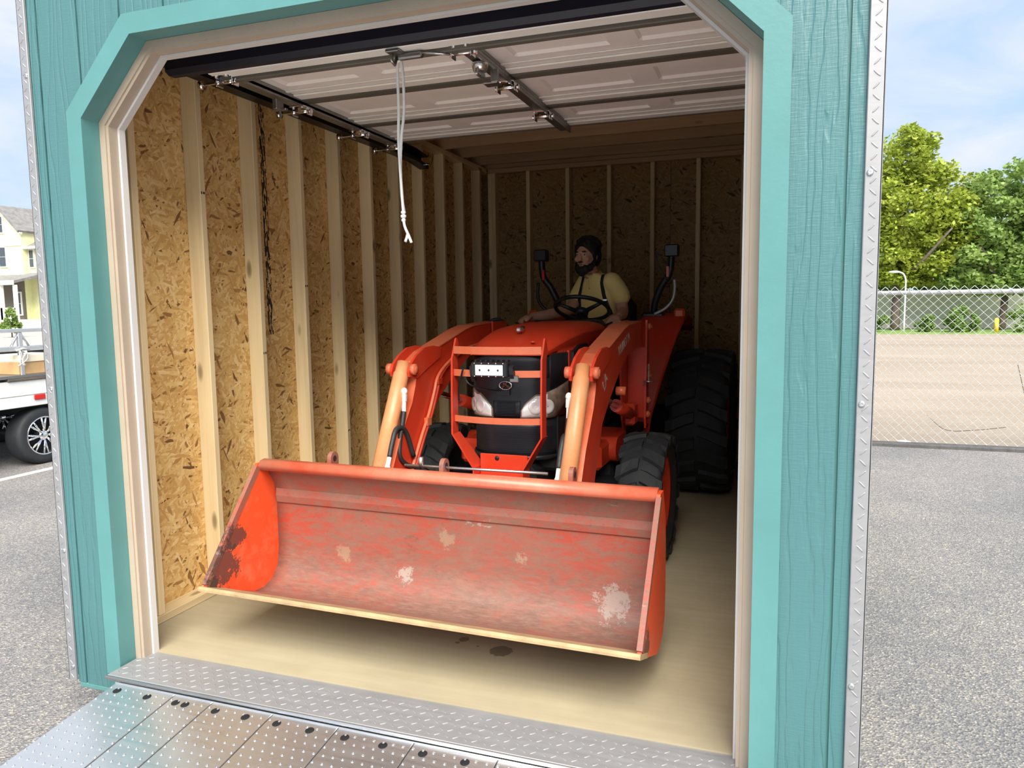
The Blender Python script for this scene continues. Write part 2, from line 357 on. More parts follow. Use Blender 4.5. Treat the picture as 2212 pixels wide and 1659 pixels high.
def stamp_mat():
    m = NT('printed_ink'); v = m.tc()
    vo = m.n('ShaderNodeTexVoronoi', distance='CHEBYCHEV'); m.l(m.map(v, (1, 130, 34)), vo.inputs['Vector']); vo.inputs['Scale'].default_value = 1.0
    se = m.n('ShaderNodeSeparateColor'); m.l(vo.outputs['Color'], se.inputs[0])
    k = m.math('GREATER_THAN', se.outputs[0], 0.42)
    tr = m.n('ShaderNodeBsdfTransparent'); mx = m.n('ShaderNodeMixShader')
    m.set((0.035, 0.025, 0.018), 0.8)
    m.l(m.math('MULTIPLY', k, 0.85), mx.inputs[0]); m.l(tr.outputs[0], mx.inputs[1]); m.l(m.b.outputs[0], mx.inputs[2]); m.l(mx.outputs[0], m.out.inputs[0])
    return m.m
M['stamp'] = stamp_mat()

# ------------------------------------------------------------------ mesh builder
class MB:
    def __init__(s): s.v = []; s.f = []; s.sm = []
    def add(s, vs, fs, smooth=False):
        o = len(s.v); s.v += [tuple(x) for x in vs]
        for f in fs: s.f.append(tuple(i + o for i in f)); s.sm.append(smooth and len(f) < 5)
        return s
    def box(s, p0, p1, mat=None):
        x0, y0, z0 = p0; x1, y1, z1 = p1
        vs = [Vector((x, y, z)) for x in (x0, x1) for y in (y0, y1) for z in (z0, z1)]
        if mat is not None: vs = [mat @ v for v in vs]
        return s.add(vs, [(0, 1, 3, 2), (4, 6, 7, 5), (0, 4, 5, 1), (2, 3, 7, 6), (0, 2, 6, 4), (1, 5, 7, 3)])
    def bbox(s, p0, p1, b=0.004, mat=None):
        """box with chamfered edges"""
        c = [(a + d) / 2 for a, d in zip(p0, p1)]; h = [abs(d - a) / 2 for a, d in zip(p0, p1)]
        b = min(b, *[x * 0.9 for x in h])
        vs = []; idx = {}
        for sx_ in (-1, 1):
            for sy in (-1, 1):
                for sz in (-1, 1):
                    for ax in range(3):
                        sg = (sx_, sy, sz)
                        p = [c[i] + sg[i] * (h[i] if i == ax else h[i] - b) for i in range(3)]
                        idx[(sg, ax)] = len(vs); vs.append(Vector(p) if mat is None else mat @ Vector(p))
        fs = []
        for ax in range(3):
            o = [i for i in range(3) if i != ax]
            for sg in (-1, 1):
                q = []
                for a, d in ((-1, -1), (1, -1), (1, 1), (-1, 1)):
                    t = [0, 0, 0]; t[ax] = sg; t[o[0]] = a; t[o[1]] = d; q.append(idx[(tuple(t), ax)])
                fs.append(tuple(q))
            for a in (-1, 1):
                for d in (-1, 1):
                    t0 = [0, 0, 0]; t0[o[0]] = a; t0[o[1]] = d
                    tm = list(t0); tm[ax] = -1; tp = list(t0); tp[ax] = 1
                    fs.append((idx[(tuple(tm), o[0])], idx[(tuple(tp), o[0])], idx[(tuple(tp), o[1])], idx[(tuple(tm), o[1])]))
        for sx_ in (-1, 1):
            for sy in (-1, 1):
                for sz in (-1, 1): fs.append(tuple(idx[((sx_, sy, sz), ax)] for ax in range(3)))
        return s.add(vs, fs)
    def prism(s, poly, axis, a, b, mat=None):
        """extrude a 2-D polygon along an axis (poly in the other two axes, in xyz order)"""
        n = len(poly)
        def P(p, t):
            q = [0, 0, 0]; o = [i for i in range(3) if i != axis]; q[axis] = t; q[o[0]], q[o[1]] = p
            return Vector(q) if mat is None else mat @ Vector(q)
        vs = [P(p, a) for p in poly] + [P(p, b) for p in poly]
        fs = [tuple(range(n)), tuple(range(2 * n - 1, n - 1, -1))] + [(i, (i + 1) % n, n + (i + 1) % n, n + i) for i in range(n)]
        return s.add(vs, fs)
    def grid(s, rows, smooth=True, close_u=False, caps=False):
        n = len(rows[0]); vs = [p for r in rows for p in r]; fs = []
        for i in range(len(rows) - 1):
            for j in range(n if close_u else n - 1):
                k = (j + 1) % n
                fs.append((i * n + j, i * n + k, (i + 1) * n + k, (i + 1) * n + j))
        if caps: fs += [tuple(range(n - 1, -1, -1)), tuple(range((len(rows) - 1) * n, len(rows) * n))]
        return s.add(vs, fs, smooth)
    def tube(s, pts, r, n=8, caps=True, smooth=True):
        pts = [Vector(p) for p in pts]; rs = r if isinstance(r, (list, tuple)) else [r] * len(pts)
        rows = []; up = None
        for i, p in enumerate(pts):
            d = (pts[min(i + 1, len(pts) - 1)] - pts[max(i - 1, 0)]).normalized()
            if up is None: up = Vector((0, 0, 1)) if abs(d.z) < 0.9 else Vector((1, 0, 0))
            x = d.cross(up).normalized(); y = x.cross(d).normalized(); up = y
            rows.append([p + (x * math.cos(2 * PI * k / n) + y * math.sin(2 * PI * k / n)) * rs[i] for k in range(n)])
        return s.grid(rows, smooth, True, caps)
    def cyl(s, a, b, r, n=14, r2=None): return s.tube([a, b], [r, r if r2 is None else r2], n, True, n > 8)
    def ell(s, c, r, nu=14, nv=9, mat=None):
        rows = []
        for i in range(nv + 1):
            th = PI * i / nv; z = math.cos(th); q = max(math.sin(th), 1e-3)
            row = [Vector((c[0] + r[0] * q * math.cos(2 * PI * k / nu), c[1] + r[1] * q * math.sin(2 * PI * k / nu), c[2] + r[2] * z)) for k in range(nu)]
            rows.append([mat @ p for p in row] if mat is not None else row)
        return s.grid(rows, True, True, True)
    def lathe(s, prof, c=(0, 0, 0), axis=0, n=36, smooth=True, close=False):
        """prof: (t along axis, radius)"""
        o = [i for i in range(3) if i != axis]; rows = []
        for k in range(n + 1):
            a = 2 * PI * k / n; row = []
            for t, r in prof:
                q = [0, 0, 0]; q[axis] = t + c[axis]; q[o[0]] = c[o[0]] + r * math.cos(a); q[o[1]] = c[o[1]] + r * math.sin(a); row.append(Vector(q))
            rows.append(row)
        return s.grid(rows, smooth, close)
    def slab(s, rows_top, thick, smooth=True):
        """thickened open grid: rows of points, thickness vector per point along given normal offset"""
        rows2 = [[p + thick for p in r] for r in rows_top]
        s.grid(rows_top, smooth); s.grid([list(reversed(r)) for r in rows2], smooth)
        b1 = rows_top[0] + [r[-1] for r in rows_top[1:]] + list(reversed(rows_top[-1][:-1])) + [r[0] for r in reversed(rows_top[1:-1])]
        b2 = [p + thick for p in b1]; n = len(b1)
        return s.add(b1 + b2, [(i, n + i, n + (i + 1) % n, (i + 1) % n) for i in range(n)])
    def mesh(s, name, mat=None):
        me = bpy.data.meshes.new(name); me.from_pydata([tuple(v) for v in s.v], [], s.f)
        me.polygons.foreach_set('use_smooth', s.sm)
        me.validate(); me.update()
        bm = bmesh.new(); bm.from_mesh(me); bmesh.ops.remove_doubles(bm, verts=bm.verts, dist=1e-5)
        bmesh.ops.recalc_face_normals(bm, faces=bm.faces); bm.to_mesh(me); bm.free()
        if mat is not None: me.materials.append(mat)
        return me

def obj(name, mb, mat=None, parent=None, loc=(0, 0, 0), rot=(0, 0, 0), **props):
    me = mb if isinstance(mb, bpy.types.Mesh) else mb.mesh(name, M[mat] if isinstance(mat, str) else mat)
    o = bpy.data.objects.new(name, me); COL.objects.link(o)
    o.location = loc; o.rotation_euler = rot
    if parent is not None: o.parent = parent
    for k, v in props.items(): o[k] = v
    return o
def empty(name, loc=(0, 0, 0), rotz=0.0, **props):
    o = bpy.data.objects.new(name, None); COL.objects.link(o); o.location = loc; o.rotation_euler = (0, 0, rotz); o.empty_display_size = 0.1
    for k, v in props.items(): o[k] = v
    return o
def thing(name, label, cat, loc=(0, 0, 0), rotz=0.0, group=None):
    o = empty(name, loc, rotz, label=label, category=cat)
    if group: o['group'] = group
    return o
def struct(name, mb=None, mat=None, **k):
    o = empty(name, **k) if mb is None else obj(name, mb, mat, **k)
    o['kind'] = 'structure'; return o
def autosmooth(o, ang=40):
    return o
def text_mesh(body, size, depth, name='lettering'):
    cu = bpy.data.curves.new(name, 'FONT'); cu.body = body; cu.size = size; cu.extrude = depth; cu.align_x = 'CENTER'; cu.align_y = 'CENTER'
    to = bpy.data.objects.new(name, cu); COL.objects.link(to)
    bpy.context.view_layer.update()
    me = bpy.data.meshes.new_from_object(to.evaluated_get(bpy.context.evaluated_depsgraph_get()))
    bpy.data.objects.remove(to); bpy.data.curves.remove(cu); me.name = name
    return me
# ------------------------------------------------------------------ ground and surroundings
GZ = -0.28
def sheet(name, x0, x1, y0, y1, z, mat, kind='structure'):
    mb = MB().box((x0, y0, z - 0.15), (x1, y1, z)); o = obj(name, mb, mat); o['kind'] = kind; return o
sheet('ground', -110, 70, -25, 110, GZ, 'asphalt')
sheet('gravel_ground', 1.7, 60, 7.56, 39, GZ + 0.012, 'gravel')
sheet('lawn', 1.7, 65, 39, 70, GZ + 0.03, 'grass')
sheet('yard_ground', -100, -9.5, 8.0, 60, GZ + 0.012, 'concrete')
cb = MB().bbox((1.7, 7.42, GZ - 0.05), (14, 7.56, GZ + 0.045), 0.012); o = obj('curb', cb, 'curb'); o['kind'] = 'structure'
pl = MB().box((-6.27, -3, GZ), (-6.17, 8, GZ + 0.004)); o = obj('parking_line', pl, 'line'); o['kind'] = 'structure'
pl.v = [(x - 0.0, y, z) for x, y, z in pl.v]

# ------------------------------------------------------------------ the shed
FY = 0.08                                  # plane of the front siding
XL, XR = -1.522, 1.414                     # siding edges (the tread plate corners go beyond)
TOPZ = 3.05; BOTZ = -0.119
OPEN = [(-1.27, -0.045), (-1.27, 2.147), (-1.013, 2.417), (0.886, 2.417), (1.156, 2.147), (1.156, -0.045)]

wf = struct('wall_front')
OUT2 = [(-1.30, -0.045), (-1.30, 2.16), (-1.026, 2.447), (0.899, 2.447), (1.186, 2.16), (1.186, -0.045)]
def zlow(x):
    """lower edge of the siding above the opening"""
    if x <= OUT2[0][0] or x >= OUT2[5][0]: return BOTZ
    if x < OUT2[2][0]: return OUT2[1][1] + (x - OUT2[1][0]) * (OUT2[2][1] - OUT2[1][1]) / (OUT2[2][0] - OUT2[1][0])
    if x > OUT2[3][0]: return OUT2[4][1] + (OUT2[4][0] - x) * (OUT2[3][1] - OUT2[4][1]) / (OUT2[4][0] - OUT2[3][0])
    return OUT2[2][1]
gro = [-1.476 + 0.2032 * k for k in range(15)]
edges = [XL] + gro + [XR]
for a, b in zip(edges[:-1], edges[1:]):
    a2 = a + (0.0045 if a != XL else 0); b2 = b - (0.0045 if b != XR else 0)
    xs = [a2] + [x for x in (OUT2[0][0], OUT2[2][0], OUT2[3][0], OUT2[5][0]) if a2 < x < b2] + [b2]
    for x0, x1 in zip(xs[:-1], xs[1:]):
        e = 1e-5
        poly = [(x0, zlow(x0 + e)), (x1, zlow(x1 - e)), (x1, TOPZ), (x0, TOPZ)]
        obj('siding_board', MB().prism(poly, 1, FY, FY + 0.014), 'teal', wf)
# backing behind the grooves, and the inside sheathing of the front wall
bk = MB()
xs = [XL, OUT2[0][0], OUT2[2][0], OUT2[3][0], OUT2[5][0], XR]
for x0, x1 in zip(xs[:-1], xs[1:]):
    e = 1e-5
    bk.prism([(x0, zlow(x0 + e)), (x1, zlow(x1 - e)), (x1, TOPZ), (x0, TOPZ)], 1, FY + 0.0105, FY + 0.03)
obj('backing_sheet', bk, 'teal_trim', wf)
bk = MB()
for x0, x1 in zip(xs[:-1], xs[1:]):
    e = 1e-5
    bk.prism([(x0, max(0, zlow(x0 + e))), (x1, max(0, zlow(x1 - e))), (x1, 2.9), (x0, 2.9)], 1, FY + 0.0305, FY + 0.045)
obj('osb_panel', bk, 'osb_y_shaded', wf)

def off(pts, d):
    """offset the opening outline (d > 0 outwards) with mitred corners"""
    out = []
    for i, p in enumerate(pts):
        a = Vector(pts[max(i - 1, 0)]); b = Vector(pts[min(i + 1, len(pts) - 1)]); p = Vector(p)
        d1 = (p - a).normalized() if i > 0 else (b - p).normalized(); d2 = (b - p).normalized() if i < len(pts) - 1 else d1
        n1 = Vector((-d1.y, d1.x)); n2 = Vector((-d2.y, d2.x)); m = (n1 + n2).normalized()
        out.append(tuple(p + m * (d / max(0.2, m.dot(n1)))))
    return out
TN = [0]
def casing(d0, d1, y0, y1, mat, part=None):
    A = off(OPEN, d0); B = off(OPEN, d1)
    for i in range(5):
        TN[0] += 1
        mb = MB().prism([A[i], A[i + 1], B[i + 1], B[i]], 1, y0, y1)
        o = obj('trim_%d' % TN[0], mb, mat); o['kind'] = 'structure'
casing(0.0, 0.072, FY - 0.016, 0.149, 'teal_trim')        # the painted casing round the opening
casing(-0.040, 0.0, 0.149, 0.222, 'jamb')                 # beige jamb boards
casing(-0.028, -0.001, 0.1425, 0.149, 'jamb')
casing(-0.050, -0.0405, 0.190, 0.218, 'white_strip')      # weather strip
# tread plate corners
def lug_mesh():
    """one raised lozenge of tread plate, lying in xz, raised towards -y"""
    mb = MB(); n = 6; L, W, H = 0.0125, 0.0026, 0.0018
    base = []; top = []
    for k in range(n):
        t = -1 + 2 * k / (n - 1)
        w = W * (1 - t * t) ** 0.5 if abs(t) < 1 else 0.0004
        base.append((t * L, w)); top.append((t * L * 0.8, w * 0.35))
    ring = [(x, 0, z) for x, z in base] + [(x, 0, -z) for x, z in reversed(base)]
    ring2 = [(x, -H, z) for x, z in top] + [(x, -H, -z) for x, z in reversed(top)]
    m = len(ring)
    mb.add(ring + ring2, [(i, (i + 1) % m, m + (i + 1) % m, m + i) for i in range(m)] + [tuple(range(2 * m - 1, m - 1, -1))])
    return mb
LUG = lug_mesh()
def lugs(w, h, pitch, mat4, margin=0.006):
    """a field of lugs over a w x h rectangle in xz, placed by mat4"""
    mb = MB(); nx = max(1, int((w - 2 * margin) / pitch)); nz = int((h - 2 * margin) / pitch)
    for i in range(nx):
        for j in range(nz):
            x = w / 2 + (i - (nx - 1) / 2) * pitch; z = margin + (j + 0.5) * pitch
            a = PI / 4 if (i + j) % 2 else -PI / 4
            c, s = math.cos(a), math.sin(a)
            mb.add([mat4 @ Vector((x + vx * c - vz * s, vy, z + vx * s + vz * c)) for vx, vy, vz in LUG.v], LUG.f, True)
    return mb
def corner(name, x0, x1, side):
    mb = MB().bbox((x0, FY - 0.012, BOTZ + 0.01), (x1, FY, TOPZ), 0.002)
    xs_ = x0 if side < 0 else x1
    mb.bbox((xs_ - 0.006 if side > 0 else xs_, FY - 0.012, BOTZ + 0.01), (xs_ if side > 0 else xs_ + 0.006, FY + 0.06, TOPZ), 0.002)
    o = obj(name, mb, 'plate'); o['kind'] = 'structure'
    lg = lugs(x1 - x0, TOPZ - BOTZ - 0.02, 0.030, Matrix.Translation((x0, FY - 0.012, BOTZ + 0.01)), 0.003)
    q = obj('tread_lugs', lg, 'plate', o); q['kind'] = 'stuff'
    for z in (0.35, 1.15, 1.76, 2.62) if side > 0 else (-0.05, 0.45, 1.12, 2.33):
        obj('screw', MB().lathe([(0.0, 0.0), (-0.006, 0.004), (-0.004, 0.008), (0.0, 0.009)], (0, 0, 0), 1, 10), 'steel', o, loc=((x0 + x1) / 2 - 0.008 * side, FY - 0.012, z))
corner('trim_%d' % (TN[0] + 1), -1.562, XL, -1)
corner('trim_%d' % (TN[0] + 2), XR, 1.456, 1)
TN[0] += 2
# bottom edge, skids
o = obj('trim_%d' % (TN[0] + 1), MB().bbox((XL + 0.005, FY + 0.0, BOTZ - 0.022), (XR, FY + 0.05, BOTZ - 0.0005), 0.003), 'teal_trim'); o['kind'] = 'structure'
TN[0] += 1
sk = struct('floor_skids')
for x0 in (-1.40, -0.9, 0.75, 1.22):
    obj('skid', MB().bbox((x0, 0.13, GZ), (x0 + 0.12, 4.9, BOTZ - 0.03), 0.004), 'teal_trim', sk)
obj('floor_frame', MB().box((-1.51, 0.10, BOTZ - 0.02), (1.40, 4.86, -0.022)), 'dark', sk)
fl = struct('floor', MB().box((-1.505, 0.2072, -0.02), (1.40, 4.77, 0.0)), 'floor')
th = struct('threshold_plate', MB().bbox((-1.262, -0.008, -0.021), (1.150, 0.207, -0.004), 0.003), 'plate')
q = obj('tread_lugs', lugs(2.40, 0.205, 0.034, Matrix.Translation((-1.262, 0.0, -0.004)) @ Matrix.Rotation(-PI / 2, 4, 'X')), 'plate', th); q['kind'] = 'stuff'
obj('rolled_edge', MB().cyl((-1.262, -0.010, -0.013), (1.150, -0.010, -0.013), 0.0085, 12), 'steel', th)

# side and back walls
def wall(name, studs_fn, panels):
    w = struct(name); return w
STUD_Y = [0.459, 0.869, 1.275, 1.685, 2.092, 2.491, 2.891, 3.290, 3.697, 4.100, 4.506]
stud_me = MB().bbox((0, 0, 0.0381), (0.089, 0.036, 2.679), 0.003).mesh('stud', M['pine_z'])
wl = struct('wall_left')
for y in STUD_Y: obj('stud', stud_me, None, wl, loc=(-1.505, y - 0.036, 0))
obj('bottom_plate', MB().bbox((-1.505, 0.20, 0), (-1.416, 4.77, 0.038), 0.003), 'pine_y', wl)
obj('top_plate', MB().bbox((-1.505, 0.13, 2.68), (-1.416, 4.77, 2.72), 0.003), 'pine_y', wl)
pan_me = MB().box((-0.011, 0.0, 0.0), (0, 1.217, 2.86)).mesh('osb_panel', M['osb_x'])
for k, y in enumerate((0.03, 1.250, 2.470, 3.690)): obj('osb_panel', pan_me, None, wl, loc=(-1.5052, y + 0.10, 0))
obj('outer_siding', MB().box((-1.545, 0.10, BOTZ), (-1.520, 4.84, 2.95)), 'teal', wl)
st = MB().box((0, 0, 0), (0.0006, 0.045, 1.34)); obj('printed_stamp', st, 'stamp', wl, loc=(-1.5050, 1.412, 1.28))
for y, z in ((0.869, 1.98), (1.275, 1.18), (1.685, 1.55), (2.092, 0.62)):
    obj('grade_stamp', MB().box((0, 0, 0), (0.0006, 0.026, 0.012)), 'stamp', wl, loc=(-1.416, y - 0.031, z))
wr = struct('wall_right')
for y in STUD_Y: obj('stud', stud_me, None, wr, loc=(1.311, y - 0.036, 0))
obj('bottom_plate', MB().bbox((1.311, 0.20, 0), (1.40, 4.77, 0.038), 0.003), 'pine_y', wr)
obj('top_plate', MB().bbox((1.311, 0.13, 2.68), (1.40, 4.77, 2.72), 0.003), 'pine_y', wr)
for k, y in enumerate((0.03, 1.250, 2.470, 3.690)): obj('osb_panel', pan_me, None, wr, loc=(1.4112, y + 0.10, 0))
obj('outer_siding', MB().box((1.415, 0.10, BOTZ), (1.44, 4.84, 2.95)), 'teal', wr)
wb = struct('wall_back')
bst_me = MB().bbox((0, 0, 0.0381), (0.037, 0.089, 2.675), 0.003).mesh('stud', M['pine_z'])
for x in (-1.416, -1.378, -1.033, -0.650, -0.260, 0.131, 0.529, 0.906, 1.272): obj('stud', bst_me, None, wb, loc=(x, 4.68, 0))
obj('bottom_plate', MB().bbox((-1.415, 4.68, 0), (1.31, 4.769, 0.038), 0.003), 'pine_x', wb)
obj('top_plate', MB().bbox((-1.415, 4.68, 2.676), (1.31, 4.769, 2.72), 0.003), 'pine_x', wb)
bp = MB().box((0, 0, 0), (0.9, 0.012, 2.86)).mesh('osb_panel', M['osb_y_shaded'])
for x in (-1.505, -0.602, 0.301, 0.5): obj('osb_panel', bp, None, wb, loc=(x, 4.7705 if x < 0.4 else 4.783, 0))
obj('outer_siding', MB().box((-1.52, 4.80, BOTZ), (1.415, 4.84, 2.95)), 'teal', wb)
ce = struct('ceiling', MB().box((-1.50, 0.13, 2.862), (1.40, 4.77, 2.88)), 'osb_z')
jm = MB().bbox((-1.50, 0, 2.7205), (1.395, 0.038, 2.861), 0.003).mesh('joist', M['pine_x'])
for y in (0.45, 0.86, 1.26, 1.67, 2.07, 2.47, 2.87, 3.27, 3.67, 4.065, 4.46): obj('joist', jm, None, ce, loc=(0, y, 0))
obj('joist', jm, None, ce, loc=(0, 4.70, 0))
rf = struct('roof')
obj('roof_slab', MB().prism([(-1.75, 2.93), (-0.05, 3.75), (-0.05, 3.79), (-1.75, 2.97)], 1, 0.10, 5.0), 'shingle', rf)
obj('roof_slab', MB().prism([(1.65, 2.93), (-0.05, 3.75), (-0.05, 3.79), (1.65, 2.97)], 1, 0.10, 5.0), 'shingle', rf)
obj('gable', MB().prism([(XL, TOPZ + 0.0005), (XR, TOPZ + 0.0005), (-0.05, 3.74)], 1, FY, FY + 0.02), 'teal', rf)
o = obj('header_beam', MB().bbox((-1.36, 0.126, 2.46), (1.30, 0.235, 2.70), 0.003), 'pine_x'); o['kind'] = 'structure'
obj('door_jamb', MB(), 'jamb') if False else None

# ------------------------------------------------------------------ the overhead door, open under the ceiling
dr = struct('door_1')
DX0, DX1 = -1.19, 1.17
secs = [(0.66, 1.262), (1.326, 1.838), (1.894, 2.332)]
PX = [(-1.06, -0.66), (-0.54, -0.12), (0.11, 0.53), (0.65, 1.06)]
ZD = 2.50
for y0, y1 in secs:
    bx = [DX0]; 
    for a, b in PX: bx += [a, a + 0.014, b - 0.014, b]
    bx.append(DX1)
    ya, yb = y0 + 0.10, y1 - 0.195
    by = [y0, ya, ya + 0.014, yb - 0.014, yb, y1]
    rows = []
    for j, y in enumerate(by):
        row = []
        for i, x in enumerate(bx):
            inside = 1 <= i <= len(bx) - 2 and (i - 1) % 4 in (1, 2) and j in (2, 3)
            row.append(Vector((x, y, ZD + (0.012 if inside else 0.0))))
        rows.append(row)
    mb = MB(); mb.grid(rows, False)
    mb.box((DX0, y0, ZD + 0.013), (DX1, y1, ZD + 0.04))
    s = obj('door_section', mb, 'door', dr)
    obj('edge_rail', MB().bbox((DX0, y1 - 0.075, ZD - 0.010), (DX1, y1 - 0.002, ZD - 0.0005), 0.004), 'door_rail', s)
    obj('edge_rib', MB().bbox((DX0, y1 - 0.140, ZD - 0.006), (DX1, y1 - 0.115, ZD - 0.0005), 0.004), 'door_rail', s)
for a, b in ((secs[0][1], secs[1][0]), (secs[1][1], secs[2][0])):
    obj('joint_strip', MB().box((DX0, a + 0.0005, ZD - 0.016), (DX1, b - 0.0005, ZD + 0.03)), 'door_gap', dr)
obj('joint_strip', MB().box((DX0, 2.3355, ZD - 0.012), (DX1, 2.352, ZD + 0.04)), 'door_gap', dr)
obj('bottom_rail', MB().bbox((DX0, 0.662, ZD - 0.040), (DX1, 0.735, ZD - 0.0005), 0.004), 'door_rail', dr)
obj('bottom_rail_lip', MB().bbox((DX0, 0.737, ZD - 0.055), (DX1, 0.775, ZD - 0.0005), 0.004), 'door_gap', dr)
obj('rubber_seal', MB().bbox((-1.37, 0.585, ZD - 0.045), (1.29, 0.660, ZD + 0.075), 0.02), 'navy', dr)
cs = MB().bbox((-0.046, 0.80, ZD - 0.034), (0.022, 2.345, ZD - 0.0165), 0.002)
cs.box((0.014, 0.80, ZD - 0.048), (0.022, 2.345, ZD - 0.034)); cs.box((-0.046, 0.80, ZD - 0.0165), (-0.040, 2.345, ZD - 0.001)); cs.box((0.016, 0.80, ZD - 0.0165), (0.022, 2.345, ZD - 0.001))
obj('center_stile', cs, 'galv', dr)
cs = MB().bbox((-1.19, 0.74, ZD - 0.034), (-1.115, 2.345, ZD - 0.0165), 0.002); cs.box((-1.123, 0.74, ZD - 0.042), (-1.115, 2.345, ZD - 0.001)); cs.box((-1.19, 0.74, ZD - 0.0165), (-1.184, 2.345, ZD - 0.001))
obj('end_stile', cs, 'galv', dr)
cs = MB().bbox((1.10, 0.74, ZD - 0.034), (1.17, 2.345, ZD - 0.0165), 0.002)
obj('end_stile', cs, 'galv', dr)
def hinge_mesh(roller):
    mb = MB().bbox((-0.045, -0.05, -0.012), (0.045, 0.05, -0.006), 0.002)
    mb.cyl((-0.05, 0, -0.028), (0.05, 0, -0.028), 0.008, 10)
    for sx_ in (-0.046, 0.040): mb.bbox((sx_, -0.022, -0.048), (sx_ + 0.005, 0.024, -0.006), 0.001)
    for sx_ in (-0.026, 0.026):
        for sy in (-0.038, 0.038): mb.cyl((sx_, sy, -0.019), (sx_, sy, -0.012), 0.007, 6)
    mb.cyl((-0.058, 0, -0.028), (-0.05, 0, -0.028), 0.013, 8); mb.cyl((0.05, 0, -0.028), (0.058, 0, -0.028), 0.013, 8)
    if roller: mb.cyl((-0.13, 0, -0.028), (-0.05, 0, -0.028), 0.005, 8); mb.lathe([(-0.150, 0.0), (-0.150, 0.02), (-0.13, 0.02), (-0.13, 0.0)], (0, 0, -0.028), 0, 14)
    return mb
hm = hinge_mesh(False).mesh('hinge', M['chrome']); hr = hinge_mesh(True).mesh('hinge', M['chrome'])
for y in (0.775, 1.305, 1.885): obj('hinge', hm, None, dr, loc=(-0.012, y, ZD - 0.028))
for y in (0.74, 1.308, 1.885, 2.31): obj('hinge', hr, None, dr, loc=(-1.150, y, ZD - 0.028))
br = MB().bbox((-0.012, -0.03, -0.05), (0.012, 0.03, 0.0), 0.003); br.bbox((-0.03, -0.012, -0.055), (0.05, 0.012, -0.045), 0.003); br.cyl((0.01, 0, -0.05), (0.01, 0, -0.09), 0.006, 8)
obj('lock_bracket', br, 'galv', dr, loc=(-1.145, 1.10, ZD - 0.045))
br = MB().lathe([(0.0, 0.0), (-0.03, 0.012), (-0.034, 0.028), (-0.008, 0.036), (0.0, 0.036)], (0, 0, 0), 2, 18); br.bbox((-0.01, -0.045, -0.055), (0.008, 0.045, -0.03), 0.004)
obj('lock_handle', br, 'steel', dr, loc=(-0.01, 0.955, ZD - 0.046))
br = MB().bbox((0.0, -0.035, -0.055), (0.035, -0.02, 0.0), 0.003); br.bbox((-0.04, -0.03, -0.058), (0.03, 0.03, -0.050), 0.003)
obj('lock_bracket', br, 'galv', dr, loc=(0.005, 1.075, ZD - 0.046))
lh = MB().bbox((-0.03, -0.045, -0.012), (0.03, 0.045, 0.0), 0.003); lh.bbox((0.0, 0.0, -0.03), (0.11, 0.03, -0.008), 0.006); lh.tube([(-0.01, -0.02, -0.012), (-0.01, -0.03, -0.04), (-0.01, 0.0, -0.05), (-0.01, 0.02, -0.012)], 0.007, 8)
obj('lift_handle', lh, 'galv', dr, loc=(-0.275, 0.705, ZD - 0.041))
obj('lock_cable', MB().tube([(-0.17, 0.715, ZD - 0.055), (-0.09, 0.74, ZD - 0.060), (-0.05, 0.775, ZD - 0.062)], 0.004, 6), 'steel', dr)
for sgn, xa in ((-1, -1.405), (1, 1.30)):
    tk = MB(); i0, i1 = (xa, xa + 0.012) if sgn < 0 else (xa - 0.012, xa)
    path = [(0.60, 0.0), (2.70, 0.0), (3.0, -0.004), (3.20, -0.03)]
    for (ya, za), (yb, zb) in zip(path[:-1], path[1:]):
        tk.prism([(ya, 2.512 + za), (yb, 2.512 + zb), (yb, 2.592 + zb), (ya, 2.592 + za)], 0, i0, i1)
        fx = (xa, xa + 0.075) if sgn < 0 else (xa - 0.075, xa)
        tk.prism([(ya, 2.505 + za), (yb, 2.505 + zb), (yb, 2.512 + zb), (ya, 2.512 + za)], 0, *fx)
        tk.prism([(ya, 2.592 + za), (yb, 2.592 + zb), (yb, 2.598 + zb), (ya, 2.598 + za)], 0, *fx)
        fe = (xa + 0.069, xa + 0.075) if sgn < 0 else (xa - 0.075, xa - 0.069)
        tk.prism([(ya, 2.512 + za), (yb, 2.512 + zb), (yb, 2.530 + zb), (ya, 2.530 + za)], 0, *fe)
    t_ = obj('door_track', tk, 'track', dr)
    obj('end_bolt', MB().cyl((0, 0, 0), (0.02, 0, 0), 0.009, 8), 'chrome', t_, loc=((xa + 0.075) if sgn < 0 else xa - 0.095, 3.17, 2.505))
    # vertical track beside the jamb
    vt = MB().bbox((xa, 0.240, 0.02), (xa + 0.05 if sgn < 0 else xa - 0.05, 0.300, 2.36), 0.003) if False else None

# pull rope
pr = thing('pull_rope', 'knotted white rope hanging from the lift handle of the open overhead door', 'rope', (-0.285, 0.74, 2.43))
RP = Vector((-0.285, 0.74, 2.43))
k = [(-0.285, 2.440), (-0.283, 2.37), (-0.281, 2.24), (-0.289, 2.14), (-0.292, 2.03), (-0.289, 1.90), (-0.284, 1.825)]
a1 = [Vector((x - 0.006 * math.sin(i * 0.9) - 0.004, 0.74, z)) - RP for i, (x, z) in enumerate(k)]
a2 = [Vector((x + 0.008 * math.sin(i * 0.9 + 0.4) + 0.006, 0.745, z)) - RP for i, (x, z) in enumerate(k)]
def smooth_path(p, n=5):
    p = [Vector(q) for q in p]; out = []
    for i in range(len(p) - 1):
        p0 = p[max(i - 1, 0)]; p1 = p[i]; p2 = p[i + 1]; p3 = p[min(i + 2, len(p) - 1)]
        for j in range(n):
            t = j / n
            out.append(0.5 * ((2 * p1) + (p2 - p0) * t + (2 * p0 - 5 * p1 + 4 * p2 - p3) * t * t + (3 * p1 - p0 - 3 * p2 + p3) * t ** 3))
    out.append(p[-1]); return out
obj('strand', MB().tube(smooth_path(a1), 0.0062, 7), 'rope', pr)
